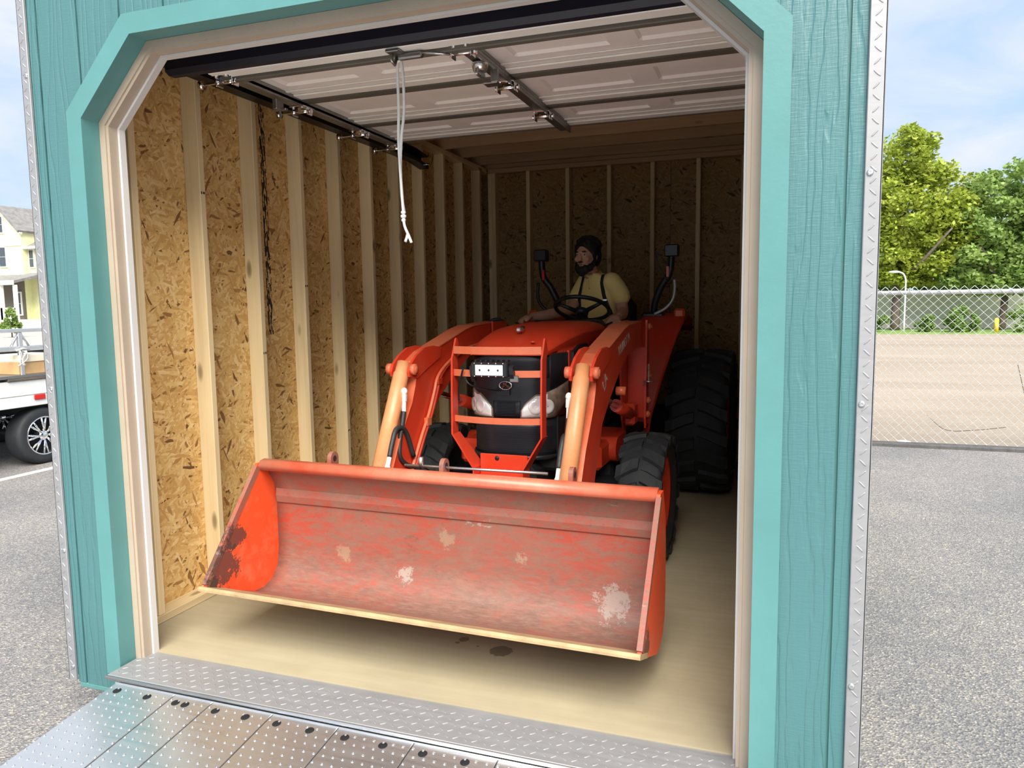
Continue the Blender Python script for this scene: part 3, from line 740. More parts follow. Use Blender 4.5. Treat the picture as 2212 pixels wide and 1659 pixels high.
obj('strand', MB().tube(smooth_path(a2), 0.0062, 7), 'rope', pr)
kn = MB()
for z, r in ((1.822, 0.011), (1.806, 0.013), (1.790, 0.010)): kn.ell(Vector((-0.284, 0.742, z)) - RP, (r, r, 0.009), 10, 6)
obj('knot', kn, 'rope', pr)
obj('frayed_end', MB().tube(smooth_path([Vector((x, 0.742, z)) - RP for x, z in ((-0.284, 1.79), (-0.278, 1.76), (-0.262, 1.725), (-0.250, 1.695))]), 0.006, 7), 'rope', pr)
obj('frayed_end', MB().tube([Vector((x, 0.742, z)) - RP for x, z in ((-0.266, 1.732), (-0.273, 1.712), (-0.279, 1.700))], 0.006, 7), 'rope', pr)
obj('loop', MB().tube([Vector((-0.285 + 0.013 * math.cos(t), 0.74 - 0.006, 2.445 + 0.014 * math.sin(t))) - RP for t in [k_ * PI / 6 for k_ in range(13)]], 0.005, 6), 'rope', pr)

# loading ramp
rp = thing('loading_ramp', 'galvanised loading ramp of punched metal planks sloping down from the shed threshold', 'ramp', (0, -0.0205, -0.0225))
rp.rotation_euler = (0.115, 0, 0)
seams = [-1.205, -0.911, -0.735, -0.470, -0.197, 0.095, 0.394, 0.69, 0.985, 1.15]
LR = 2.02
for a, b in zip(seams[:-1], seams[1:]):
    mb = MB().bbox((a + 0.0022, -LR, -0.006), (b - 0.0022, 0.0, 0.0), 0.0015)
    mb.box((a + 0.0022, -LR, -0.045), (a + 0.0055, 0.0, -0.004)); mb.box((b - 0.0055, -LR, -0.045), (b - 0.0022, 0.0, -0.004))
    p = obj('plank', mb, 'ramp', rp)
    dm = MB(); n = max(3, round((b - a) / 0.0375)); pit = (b - a) / n
    for j in range(int(LR / 0.036)):
        for i in range(n):
            x = a + (i + 0.5) * pit + (0.25 if j % 2 else -0.25) * pit; y = -0.028 - j * 0.036
            dm.lathe([(0.0, 0.0060), (0.0021, 0.0034), (0.0021, 0.0019), (0.0008, 0.0013)], (x, y, 0.0), 2, 7, True)
    q = obj('punched_dimples', dm, 'ramp', p); q['kind'] = 'stuff'
    for fx in ((0.17, 0.67) if b - a > 0.2 else (0.22, 0.47)):
        obj('drain_hole', MB().lathe([(0.0008, 0.0), (0.0008, 0.0155), (0.0, 0.0158)], (0, 0, 0), 2, 20), 'black_hole', p, loc=(a + (b - a) * fx, -0.040, 0.0003))
obj('hook_lip', MB().bbox((-1.205, -0.004, -0.05), (1.15, 0.001, 0.0045), 0.001), 'steel', rp)
# ------------------------------------------------------------------ the tractor (built in its own frame: x across, -y forward)
TR = thing('tractor', 'orange compact tractor with front loader bucket parked inside the wooden shed', 'tractor', (-0.10, 1.5, 0.0), math.radians(-1.46))
def part(name, mb, mat, parent=None, **k): return obj(name, mb, mat, TR if parent is None else parent, **k)

# bucket
HB = 0.92
prof = [(-1.205, 0.250), (-0.905, 0.128), (-0.84, 0.125), (-0.775, 0.150), (-0.735, 0.205), (-0.722, 0.29), (-0.722, 0.50), (-0.735, 0.60), (-0.790, 0.688)]
out = []
for i, p in enumerate(prof):
    a = Vector(prof[max(i - 1, 0)]); b = Vector(prof[min(i + 1, len(prof) - 1)]); d = (b - a).normalized(); n = Vector((d.y, -d.x)); out.append(Vector(p) + n * 0.010)
mb = MB(); poly = [tuple(p) for p in prof] + [tuple(p) for p in reversed(out)]
N = len(prof)
NX = 24
for k_ in range(1):
    rows = [[Vector((-HB + 2 * HB * j / NX, p[0], p[1])) for j in range(NX + 1)] for p in prof]
    rows2 = [[Vector((-HB + 2 * HB * j / NX, p[0], p[1])) for j in range(NX + 1)] for p in out]
    mb.grid(rows, True); mb.grid(rows2, True)
    for x in (-HB, HB): mb.add([(x, *p) for p in poly], [tuple(range(len(poly)))])
    mb.add([(-HB, *prof[0]), (HB, *prof[0]), (HB, *out[0]), (-HB, *out[0])], [(0, 1, 2, 3)])
    mb.add([(-HB, *prof[-1]), (HB, *prof[-1]), (HB, *out[-1]), (-HB, *out[-1])], [(0, 1, 2, 3)])
bkt = part('bucket', mb, 'bucket')
mb = MB(); rim = [(-0.800, 0.672), (-0.832, 0.682), (-0.842, 0.705), (-0.826, 0.726), (-0.795, 0.730), (-0.772, 0.712), (-0.772, 0.690)]
mb.grid([[Vector((x, *p)) for p in rim] for x in (-HB, HB)], True, True, True); part('top_rim', mb, 'rim_red', bkt)
rib = [(-0.7225, 0.500), (-0.732, 0.508), (-0.738, 0.540), (-0.733, 0.575)]
mb = MB(); mb.grid([[Vector((x, *p)) for p in rib] for x in (-HB + 0.01, HB - 0.01)], False, True, True); part('stiffening_fold', mb, 'bucket', bkt)
side = [(-1.215, 0.240), (-0.905, 0.118), (-0.84, 0.113), (-0.768, 0.140), (-0.722, 0.20), (-0.710, 0.29), (-0.710, 0.50), (-0.724, 0.60), (-0.775, 0.715), (-0.842, 0.715)]
for sx_ in (-1, 1):
    part('side_plate', MB().prism(side, 0, sx_ * (HB - 0.001), sx_ * (HB + 0.014)), 'cheek', bkt)
    e0, e1 = Vector((-1.20, 0.262)), Vector((-0.842, 0.700)); d = (e1 - e0).normalized(); n = Vector((-d.y, d.x))
    part('side_edge', MB().prism([tuple(e0 + n * 0.010), tuple(e1 + n * 0.010), tuple(e1 - n * 0.020), tuple(e0 - n * 0.020)], 0, sx_ * (HB - 0.002), sx_ * (HB + 0.018)), 'bucket', bkt)
part('cutting_edge', MB().prism([(-1.232, 0.256), (-1.226, 0.266), (-1.09, 0.210), (-1.094, 0.192), (-1.232, 0.247)], 0, -HB - 0.016, HB + 0.016), 'bucket_edge', bkt)
def ring(c, R, r, axis=0, n=20, m=8, sy=1.0):
    mb = MB(); rows = []
    for i in range(n + 1):
        a = 2 * PI * i / n; row = []
        for j in range(m):
            b = 2 * PI * j / m; q = R + r * math.cos(b); t = r * math.sin(b)
            p = [0, 0, 0]; o = [k for k in range(3) if k != axis]; p[axis] = t; p[o[0]] = q * math.cos(a); p[o[1]] = q * math.sin(a) * sy
            row.append(Vector(p) + Vector(c))
        rows.append(row)
    return mb.grid(rows, True, True)
for x, y in ((-0.565, -0.76), (-0.008, -0.75), (0.565, -0.75)):
    mb = MB()
    poly = [(y + 0.03 * math.cos(t), 0.745 + 0.032 * math.sin(t)) for t in [k * PI / 8 for k in range(9)]] + [(y - 0.03, 0.70), (y + 0.03, 0.70)]
    inner = [(y + 0.013 * math.cos(t), 0.745 + 0.014 * math.sin(t)) for t in [k * PI / 6 for k in range(12)]]
    mb.prism(poly, 0, x - 0.010, x + 0.010)
    part('lifting_eye', mb, 'bucket', bkt)
    part('eye_hole', MB().prism(inner, 0, x - 0.0108, x + 0.0108), 'dark', bkt)
    part('link_ring', ring((x, y - 0.004, 0.738), 0.020, 0.005, 0), 'galv', bkt)
part('level_rod', MB().tube([(-0.20, -0.75, 0.735), (0.46, -0.75, 0.742)], 0.006, 8), 'steel', bkt)
part('rod_stop', MB().cyl((-0.12, -0.75, 0.735), (-0.12, -0.75, 0.775), 0.011, 10), 'steel', bkt)

# loader arms, tower posts, cylinders
up = [(0.88, 1.318), (0.53, 1.305), (0.40, 1.285), (0.26, 1.252), (0.10, 1.216), (-0.06, 1.182), (-0.16, 1.140), (-0.205, 1.09), (-0.225, 1.02), (-0.262, 0.94), (-0.40, 0.77), (-0.50, 0.60), (-0.66, 0.30)]
lo = [(0.88, 1.175), (0.50, 1.140), (0.36, 1.085), (0.26, 1.040), (0.10, 0.955), (-0.07, 0.845), (-0.17, 0.680), (-0.24, 0.560), (-0.44, 0.25)]
armp = up + list(reversed(lo))
ear = [(0.08, 1.205), (-0.02, 1.218), (-0.12, 1.212), (-0.21, 1.178), (-0.275, 1.135), (-0.295, 1.10), (-0.285, 1.075), (-0.245, 1.07), (-0.21, 1.06), (-0.10, 1.10), (0.06, 1.15)]
def sd(s, x): return s * x
for s in (-1, 1):
    a_ = part('loader_arm', MB().prism(armp, 0, s * 0.425, s * 0.520), 'orange')
    # welded flange lines on the top edge
    tf = MB()
    for (ya, za), (yb, zb) in zip(up[:-1], up[1:]):
        tf.prism([(ya, za), (yb, zb), (yb, zb + 0.006), (ya, za + 0.006)], 0, s * 0.419, s * 0.526)
    part('top_flange', tf, 'orange_dull', a_)
    for xi in (0.416, 0.515): part('cylinder_ear', MB().prism(ear, 0, s * xi, s * (xi + 0.013)), 'orange', a_)
    for xi in (0.392, 0.528): part('ear_pin', MB().lathe([(0, 0.0), (0, 0.028), (0.024, 0.028), (0.024, 0.020), (0.030, 0.016), (0.030, 0)], (s * xi - (0.0 if s > 0 else 0.026), -0.262, 1.112), 0, 14), 'orange_dull', a_)
    # steel pipe run along the inside of the arm
    pp = [(0.70, 1.20), (0.36, 1.175), (0.15, 1.115), (0.02, 1.05), (-0.03, 0.97), (-0.10, 0.86), (-0.20, 0.74), (-0.33, 0.56), (-0.42, 0.44)]
    part('hydraulic_pipe', MB().tube(smooth_path([(s * 0.412, y, z) for y, z in pp], 4), 0.009, 8), 'orange_dull' , a_)
    part('hydraulic_pipe', MB().tube(smooth_path([(s * 0.412, y + 0.035, z + 0.0) for y, z in pp], 4), 0.009, 8), 'orange', a_)
    part('pipe_clamp', MB().bbox((s * 0.402, -0.135, 0.80), (s * 0.424, -0.085, 0.845), 0.003), 'orange_dull', a_)
    part('pipe_clamp', MB().bbox((s * 0.402, 0.005, 1.005), (s * 0.424, 0.055, 1.04), 0.003), 'orange', a_)
    # bucket cylinder
    c0 = Vector((s * 0.472, -0.262, 1.112)); c1 = Vector((s * 0.472, -0.56, 0.56)); d = (c1 - c0).normalized()
    cy = part('bucket_cylinder', MB().tube([c0 - d * 0.035, c0 + d * 0.02, c0 + d * 0.03, c0 + d * 0.60], [0.033, 0.035, 0.040, 0.040], 18), 'tan_orange')
    part('cylinder_gland', MB().cyl(c0 + d * 0.60, c0 + d * 0.66, 0.043, 18), 'tan_orange', cy)
    part('piston_rod', MB().cyl(c0 + d * 0.66, c0 + d * 0.84, 0.020, 14), 'chrome', cy)
    fit = c0 + d * 0.12 + Vector((-s * 0.045, -0.01, 0.0))
    ft = MB().cyl(c0 + d * 0.12, fit, 0.013, 10); ft.ell(fit, (0.017, 0.017, 0.02), 10, 6); ft.cyl(fit, fit + Vector((0, -0.005, -0.05)), 0.014, 6); ft.cyl(fit + Vector((0, -0.005, -0.05)), fit + Vector((0, -0.01, -0.10)), 0.011, 8)
    part('hose_fitting', ft, 'white_metal', cy)
    f2 = c0 + d * 0.57 + Vector((-s * 0.045, -0.015, 0.0))
    ft = MB().cyl(c0 + d * 0.57, f2, 0.012, 10); ft.ell(f2, (0.016, 0.016, 0.016), 10, 6); ft.cyl(f2, f2 + Vector((0, 0.035, 0.055)), 0.014, 6); ft.cyl(f2 + Vector((0, 0.035, 0.055)), f2 + Vector((0, 0.055, 0.095)), 0.011, 8)
    part('hose_fitting', ft, 'white_metal', cy)
    h1 = smooth_path([fit + Vector((0, -0.01, -0.10)), fit + Vector((0, -0.03, -0.16)), fit + Vector((0.0, -0.06, -0.24)), fit + Vector((-s * 0.005, -0.075, -0.31)), fit + Vector((-s * 0.01, -0.03, -0.36)), fit + Vector((-s * 0.02, 0.08, -0.42)), fit + Vector((-s * 0.03, 0.14, -0.56))], 5)
    part('hydraulic_hose', MB().tube(h1, 0.0125, 10), 'hose', cy)
    h2 = smooth_path([f2 + Vector((0, 0.055, 0.095)), f2 + Vector((0, 0.085, 0.16)), f2 + Vector((0, 0.13, 0.22)), f2 + Vector((-s * 0.01, 0.20, 0.20)), f2 + Vector((-s * 0.02, 0.26, 0.06))], 5)
    part('hydraulic_hose', MB().tube(h2, 0.0125, 10), 'hose', cy)
    # bucket linkage at the foot of the arm
    lk = MB().prism([(-0.70, 0.22), (-0.60, 0.22), (-0.56, 0.30), (-0.53, 0.56), (-0.57, 0.60), (-0.64, 0.56), (-0.70, 0.40)], 0, s * 0.400, s * 0.415)
    lk.prism([(-0.70, 0.22), (-0.60, 0.22), (-0.56, 0.30), (-0.53, 0.56), (-0.57, 0.60), (-0.64, 0.56), (-0.70, 0.40)], 0, s * 0.530, s * 0.545)
    part('bucket_bracket', lk, 'orange', bkt)
    # tower post
    tw_ = [(0.80, 1.325), (1.02, 1.325), (1.06, 1.28), (1.00, 0.70), (0.92, 0.62), (0.86, 0.72), (0.80, 1.10)]
    tp_ = part('loader_tower', MB().prism(tw_, 0, s * 0.405, s * 0.417), 'orange')
    tp_2 = [(0.98, 1.325), (1.045, 1.325), (1.02, 0.72), (0.955, 0.66), (0.94, 0.72)]
    part('tower_plate', MB().prism(tp_2, 0, s * 0.530, s * 0.542), 'orange', tp_)
    part('tower_web', MB().bbox((s * 0.418, 0.985, 0.72), (s * 0.530, 0.997, 1.16), 0.002), 'orange', tp_)
    for y, z in ((1.01, 1.285), (1.0, 0.98), (0.985, 0.83), (0.97, 0.745)): part('tower_bolt', MB().lathe([(0, 0), (0, 0.022), (0.016, 0.022), (0.016, 0.012), (0.024, 0.012), (0.024, 0)], (s * 0.542 - (0 if s > 0 else 0.024), y, z), 0, 10), 'orange_dull', tp_)
    part('cross_tube', MB().cyl((s * 0.30, 0.55, 0.60), (s * 0.46, 0.55, 0.60), 0.07, 18), 'orange', tp_)
    part('side_frame', MB().bbox((s * 0.20, 0.30, 0.52), (s * 0.42, 0.96, 0.66), 0.02), 'orange', tp_)
    # lift cylinder behind the arm
    l0 = Vector((s * 0.472, 0.84, 0.76)); l1 = Vector((s * 0.472, 0.10, 0.955)); dl = (l1 - l0).normalized()
    lc = part('lift_cylinder', MB().tube([l0, l0 + dl * 0.42], 0.036, 16), 'orange')
    part('piston_rod', MB().cyl(l0 + dl * 0.42, l1, 0.017, 12), 'chrome', lc)
    part('cylinder_base', MB().bbox((s * 0.44, 0.78, 0.70), (s * 0.504, 0.90, 0.83), 0.012), 'orange', lc)
    bb = MB().lathe([(-0.03, 0), (-0.03, 0.024), (0.02, 0.024), (0.02, 0)], (s * 0.535, 0.30, 0.965), 0, 12); part('lift_pin', bb, 'orange_dull', lc)
    # lettering on the outside of the arm
    if s > 0:
        tm = text_mesh('KUBOTA', 0.072, 0.0006); tm.materials.append(M['letter'])
        t = obj('lettering', tm, None, a_); t.rotation_euler = Euler((PI / 2, 0, PI / 2)); t.location = (0.5222, 0.42, 1.21)
        t.rotation_euler = (Matrix.Rotation(PI / 2, 3, 'Z') @ Matrix.Rotation(PI / 2, 3, 'X') @ Matrix.Rotation(math.radians(15), 3, 'Z')).to_euler()
        tm = text_mesh('LA', 0.085, 0.0006); tm.materials.append(M['letter'])
        t = obj('lettering', tm, None, a_); t.location = (0.5222, -0.02, 1.045)
        t.rotation_euler = (Matrix.Rotation(PI / 2, 3, 'Z') @ Matrix.Rotation(PI / 2, 3, 'X') @ Matrix.Rotation(math.radians(35), 3, 'Z')).to_euler()
lp = MB().cyl((0.56, 0.93, 0.955), (0.56, 0.93, 1.06), 0.006, 8); lp.lathe([(0.96, 0.0), (0.958, 0.035), (0.952, 0.035), (0.952, 0)], (0.56, 0.93, 0), 2, 14)
part('lock_pin', lp, 'steel')
part('loader_cross_tube', MB().cyl((-0.42, -0.36, 0.545), (0.42, -0.36, 0.545), 0.045, 20), 'orange')

# grille guard
gd = part('guard_frame', MB().bbox((-0.125, -0.09, 0.50), (0.135, -0.078, 0.665), 0.003), 'orange')
fr = MB().bbox((-0.125, -0.135, 0.50), (0.135, -0.092, 0.560), 0.004)
part('front_bracket', fr, 'orange', gd)
part('bracket_hole', MB().lathe([(-0.0925, 0.0), (-0.0925, 0.012), (-0.089, 0.012)], (-0.03, 0, 0.645), 1, 14), 'dark', gd)
upr = [(-0.10, 1.255), (-0.105, 1.265), (-0.115, 1.262), (-0.165, 1.16), (-0.175, 0.96), (-0.178, 0.775), (-0.110, 0.775), (-0.108, 0.97), (-0.10, 1.16), (-0.075, 1.20)]
for s in (-1, 1):
    part('upright', MB().prism(upr, 0, s * 0.236, s * 0.245), 'orange', gd)
    # sloped lower plate running in to the bracket
    a0, a1 = Vector((s * 0.2405, 0, 0.775)), Vector((s * 0.132, 0, 0.60))
    mb = MB(); n = Vector((0.0045 * 1, 0, 0))
    q = [(-0.178, -0.092), (-0.165, -0.040)]
    vs = []
    for pz, (yA, yB) in ((a0, q[0]), (a1, q[1])):
        for dx in (-0.0045, 0.0045):
            for yy in (yA, yB): vs.append((pz.x + dx, yy, pz.z))
    mb.add(vs, [(0, 1, 3, 2), (4, 6, 7, 5), (0, 4, 5, 1), (2, 3, 7, 6), (0, 2, 6, 4), (1, 5, 7, 3)])
    mb.bbox((s * 0.128, -0.165, 0.49), (s * 0.137, -0.06, 0.603), 0.002)
    part('lower_plate', mb, 'orange', gd)
for z0, z1 in ((1.186, 1.224), (1.073, 1.107), (0.838, 0.870)):
    rows = []
    for j in range(13):
        t = -1 + 2 * j / 12; rows.append([Vector((0.2355 * t, -0.150 - 0.045 * (1 - t * t), z)) for z in (z0, z1)])
    part('cross_bar', MB().slab(rows, Vector((0, 0.007, 0)), False), 'orange_dull', gd)
# light bar
lb = part('light_bar', MB().bbox((-0.105, -0.235, 1.076), (0.088, -0.190, 1.150), 0.006), 'black')
part('lamp_face', MB().bbox((-0.080, -0.2385, 1.086), (0.066, -0.2345, 1.138), 0.002), 'led', lb)
dd = MB()
for x in (-0.055, -0.007, 0.041): dd.add([(x - 0.006, -0.2391, 1.112), (x, -0.2391, 1.119), (x + 0.006, -0.2391, 1.112), (x, -0.2391, 1.105)], [(0, 1, 2, 3)])
part('diode', dd, 'dark', lb)
fn = MB()
for k in range(7): fn.bbox((-0.098 + k * 0.028, -0.20, 1.150), (-0.090 + k * 0.028, -0.165, 1.160), 0.001)
part('cooling_fins', fn, 'black', lb)
bo = MB()
for k in range(5):
    for z in (1.081, 1.145): bo.lathe([(-0.2375, 0), (-0.2375, 0.003), (-0.235, 0.004)], (-0.085 + k * 0.038, 0, z), 1, 8)
part('bolt', bo, 'chrome', lb)
for x in (-0.118, 0.090):
    part('side_bracket', MB().prism([(-0.222, 1.125), (-0.205, 1.135), (-0.190, 1.10), (-0.180, 1.055), (-0.196, 1.05), (-0.215, 1.09)], 0, x, x + 0.022), 'black', lb)
part('bracket_foot', MB().bbox((0.088, -0.205, 1.052), (0.135, -0.197, 1.085), 0.003), 'galv', lb)
part('power_cable', MB().tube(smooth_path([(-0.205, -0.16, 1.045), (-0.17, -0.172, 1.068), (-0.13, -0.18, 1.03), (-0.07, -0.07, 0.995), (-0.02, -0.03, 0.99), (0.0, -0.026, 1.0)], 5), 0.0042, 7), 'black', lb)
part('power_cable', MB().tube(smooth_path([(-0.165, -0.195, 1.11), (-0.19, -0.17, 1.06), (-0.225, -0.12, 1.0), (-0.235, -0.10, 0.94)], 5), 0.005, 7), 'black', lb)

# nose, grilles, headlamps
AX, BY_, NN = 0.250, 0.30, 3.0
def plan(t, o=0.0):
    """outline of the nose in plan, t in -1..1 from the left flank round to the right"""
    f = abs(t) * PI / 2; a, b = AX + o, BY_ + o
    x = a * math.sin(f) ** (2 / NN); y = (BY_ - 0.02) - b * math.cos(f) ** (2 / NN)
    return Vector((x if t >= 0 else -x, y, 0))
def patch(name, t0, t1, zlo, zhi, o, mat, parent=None, nt=18, nz=5, thick=0.012, bulge=0.0):
    rows = []
    for i in range(nt + 1):
        t = t0 + (t1 - t0) * i / nt; a, b = zlo(t), zhi(t); row = []
        for j in range(nz + 1):
            u = j / nz; w = i / nt
            p = plan(t, o + bulge * (4 * u * (1 - u)) * min(1.0, 4 * w * (1 - w) + 0.3)); row.append(Vector((p.x, p.y, a + (b - a) * u)))
        rows.append(row)
    c = plan((t0 + t1) / 2); n = Vector((c.x * 0.5, c.y - 0.3, 0)).normalized()
    return part(name, MB().slab(rows, -n * thick), mat, parent)
nose = patch('nose_panel', -1, 1, lambda t: 0.845, lambda t: 1.175, 0.0, 'black', None, 40, 6, 0.02)
patch('upper_grille', -0.55, 0.55, lambda t: 1.055, lambda t: 1.165, 0.004, 'blackmesh', nose, 20, 4)
for s in (-1, 1):
    top = lambda t: 0.885 + 0.085 * min(1, max(0, (abs(t) - 0.11) / 0.20)) ** 0.6 + 0.055 * max(0, (abs(t) - 0.4) / 0.6)
    bot = lambda t: 0.845 + 0.085 * max(0, (abs(t) - 0.62) / 0.38) ** 1.3
    hl = patch('headlamp', s * 0.105, s * 0.97, bot, top, 0.007, 'amberlens', nose, 24, 5, 0.012, 0.004)
    for tt, rr in ((0.30, 0.036), (0.50, 0.036)):
        p = plan(s * tt, 0.009); q = plan(s * (tt + 0.02), 0.009) - plan(s * (tt - 0.02), 0.009); nn = Vector((q.y, -q.x, 0)).normalized() * (1 if s > 0 else -1)
        mt = Matrix.Translation(p + Vector((0, 0, 0.905))) @ nn.to_track_quat('Z', 'Y').to_matrix().to_4x4()
        part('reflector', MB().lathe([(0.0, 0.0), (0.006, 0.010), (0.004, 0.024), (0.0065, rr), (0.0, rr + 0.002)], (0, 0, 0), 2, 24), 'lens', hl).matrix_local = mt
    patch('lamp_glass', s * 0.118, s * 0.50, lambda t: bot(t) + 0.006, lambda t: top(t) - 0.008, 0.0095, 'lens', hl, 16, 4, 0.004, 0.004)
patch('center_grille', -0.10, 0.10, lambda t: 0.852, lambda t: 0.935, 0.006, 'blackmesh', nose, 10, 3)
gr_ = MB()
for k in range(10):
    z = 0.858 + k * 0.0078; gr_.bbox((-0.052, -0.032, z), (0.052, -0.0262, z + 0.0028), 0.0008)
part('grille_slats', gr_, 'black', nose)
em = ring((0, -0.034, 1.016), 0.034, 0.0035, 1, 28, 8, 0.62)
part('emblem_ring', em, 'chrome', nose)
e2 = MB()
for pa, pb in (((-0.022, 1.002), (0.012, 1.034)), ((-0.010, 1.030), (0.004, 1.018)), ((0.0, 1.020), (0.024, 1.004)), ((-0.02, 1.004), (-0.004, 1.012))):
    e2.cyl((pa[0], -0.034, pa[1]), (pb[0], -0.034, pb[1]), 0.0042, 8)
part('emblem_mark', e2, 'chrome', nose)
part('hood_badge_recess', MB().prism([(-0.055, 0.998), (0.02, 1.0), (0.02, 0.965), (-0.05, 0.965)], 1, -0.030, -0.0255), 'black', nose)
lower = patch('lower_grille', -1, 1, lambda t: 0.635, lambda t: 0.842, -0.006, 'black', None, 36, 4, 0.02)
lg = MB()
for k in range(17):
    z = 0.665 + k * 0.0082
    rows = [[plan(-0.62 + 1.24 * i / 20, -0.004) + Vector((0, 0, z + dz)) for dz in (0, 0.0042)] for i in range(21)]
    lg.slab(rows, Vector((0, 0.006, 0)), False)
part('grille_slats', lg, 'blackmesh', lower)
rows = [[plan(-0.9 + 1.8 * i / 24, 0.006) + Vector((0, 0, z)) for z in (0.628, 0.650)] for i in range(25)]
part('lower_lip', MB().slab(rows, Vector((0, 0.012, 0))), 'black', lower)

# hood: lofted sections
def hsec(y):
    t = max(0.0, min(1.0, (y + 0.03) / 1.03))
    zt = 1.205 + 0.118 * (1 - (1 - t) ** 3.2); w = 0.195 + 0.075 * (1 - (1 - t) ** 3.0)
    return zt, w
rows = []
for i in range(25):
    y = -0.03 + 1.03 * (i / 24) ** 1.3; zt, w = hsec(y); row = []
    zb = 1.165 if y < 0.02 else (1.165 - 0.0 * y)
    dz = zt - 1.185 if y < 0.1 else 0.13
    for j in range(17):
        a = -1 + 2 * j / 16
        x = w * (1 if a > 0 else -1) * min(1.0, abs(a) / 0.72) ** 0.92
        drop = 0.030 * min(1, abs(a) / 0.72) ** 4 if abs(a) <= 0.72 else 0.030 + (abs(a) - 0.72) / 0.28 * (zt - 0.030 - (1.178 - 0.0 * y))
        row.append(Vector((x * (1.0 if abs(a) <= 0.72 else 1.0 + 0.02), y + 0.02 * (a * a) if i == 0 else y, zt - drop)))
    rows.append(row)
hood = part('hood', MB().slab(rows, Vector((0, 0, -0.008))), 'orange')
rows0 = rows[0]; part('hood_lip', MB().add([tuple(v) for v in rows0] + [(v.x, v.y + 0.004, 1.170) for v in rows0], [(i, i + 1, 18 + i, 17 + i) for i in range(16)]), 'orange', hood)
la = MB().bbox((-0.014, 0.165, 1.283), (0.014, 0.225, 1.306), 0.006); part('hood_latch', la, 'steel', hood)
part('latch_knob', MB().ell((0, 0.235, 1.303), (0.013, 0.02, 0.012), 12, 8), 'black', hood)
part('hood_stop', MB().lathe([(0, 0), (0.006, 0.010), (0.003, 0.014), (0, 0.014)], (0.13, 0.03, 1.2375), 2, 12), 'orange', hood)
sp = [(-0.02, 1.182), (0.47, 1.182), (1.0, 1.182), (1.0, 0.90), (0.36, 0.90), (0.27, 1.015), (0.0, 0.995)]
msh = [(0.0, 1.178), (0.50, 1.222), (0.62, 1.14), (0.20, 1.050), (0.0, 0.998)]
for s in (-1, 1):
    sp_ = part('side_panel', MB().prism([(0.25, 1.182), (1.0, 1.182), (1.0, 0.86), (0.42, 0.86), (0.30, 1.00), (0.25, 1.02)], 0, s * 0.247, s * 0.258), 'orange')
    rows = [[plan(s * (0.55 + 0.45 * i / 14), 0.0035) + Vector((0, 0, z)) for z in (0.99 + 0.035 * i / 14, 1.172)] for i in range(15)]
    part('side_mesh', MB().slab(rows, Vector((-s * 0.006, 0.003, 0))), 'blackmesh', sp_)
    part('side_mesh', MB().prism([(0.27, 1.172), (0.40, 1.205), (0.56, 1.205), (0.62, 1.14), (0.27, 1.02)], 0, s * 0.262, s * 0.2785), 'blackmesh', sp_)
    part('engine_side', MB().bbox((s * 0.10, 0.10, 0.55), (s * 0.235, 1.1, 0.95), 0.02), 'dark', sp_)
part('radiator', MB().bbox((-0.225, 0.12, 0.62), (0.225, 0.22, 1.15), 0.01), 'dark')

# chassis, axles, floor
ch = part('chassis', MB().bbox((-0.16, -0.05, 0.36), (0.16, 2.3, 0.60), 0.03), 'dark')
part('front_axle', MB().bbox((-0.52, 0.47, 0.29), (0.52, 0.61, 0.41), 0.03), 'dark', ch)
part('axle_hub', MB().cyl((-0.56, 0.54, 0.345), (0.56, 0.54, 0.345), 0.10, 20), 'dark', ch)
part('rear_axle', MB().cyl((-0.55, 2.17, 0.54), (0.55, 2.17, 0.54), 0.11, 20), 'dark', ch)
part('floor_deck', MB().bbox((-0.44, 1.06, 0.56), (0.44, 1.95, 0.60), 0.01), 'dark', ch)
part('dash_column', MB().bbox((-0.23, 1.01, 0.60), (0.23, 1.22, 1.27), 0.05), 'black', ch)
part('fuel_tank_step', MB().bbox((0.30, 0.60, 0.36), (0.42, 0.95, 0.52), 0.02), 'dark', ch)

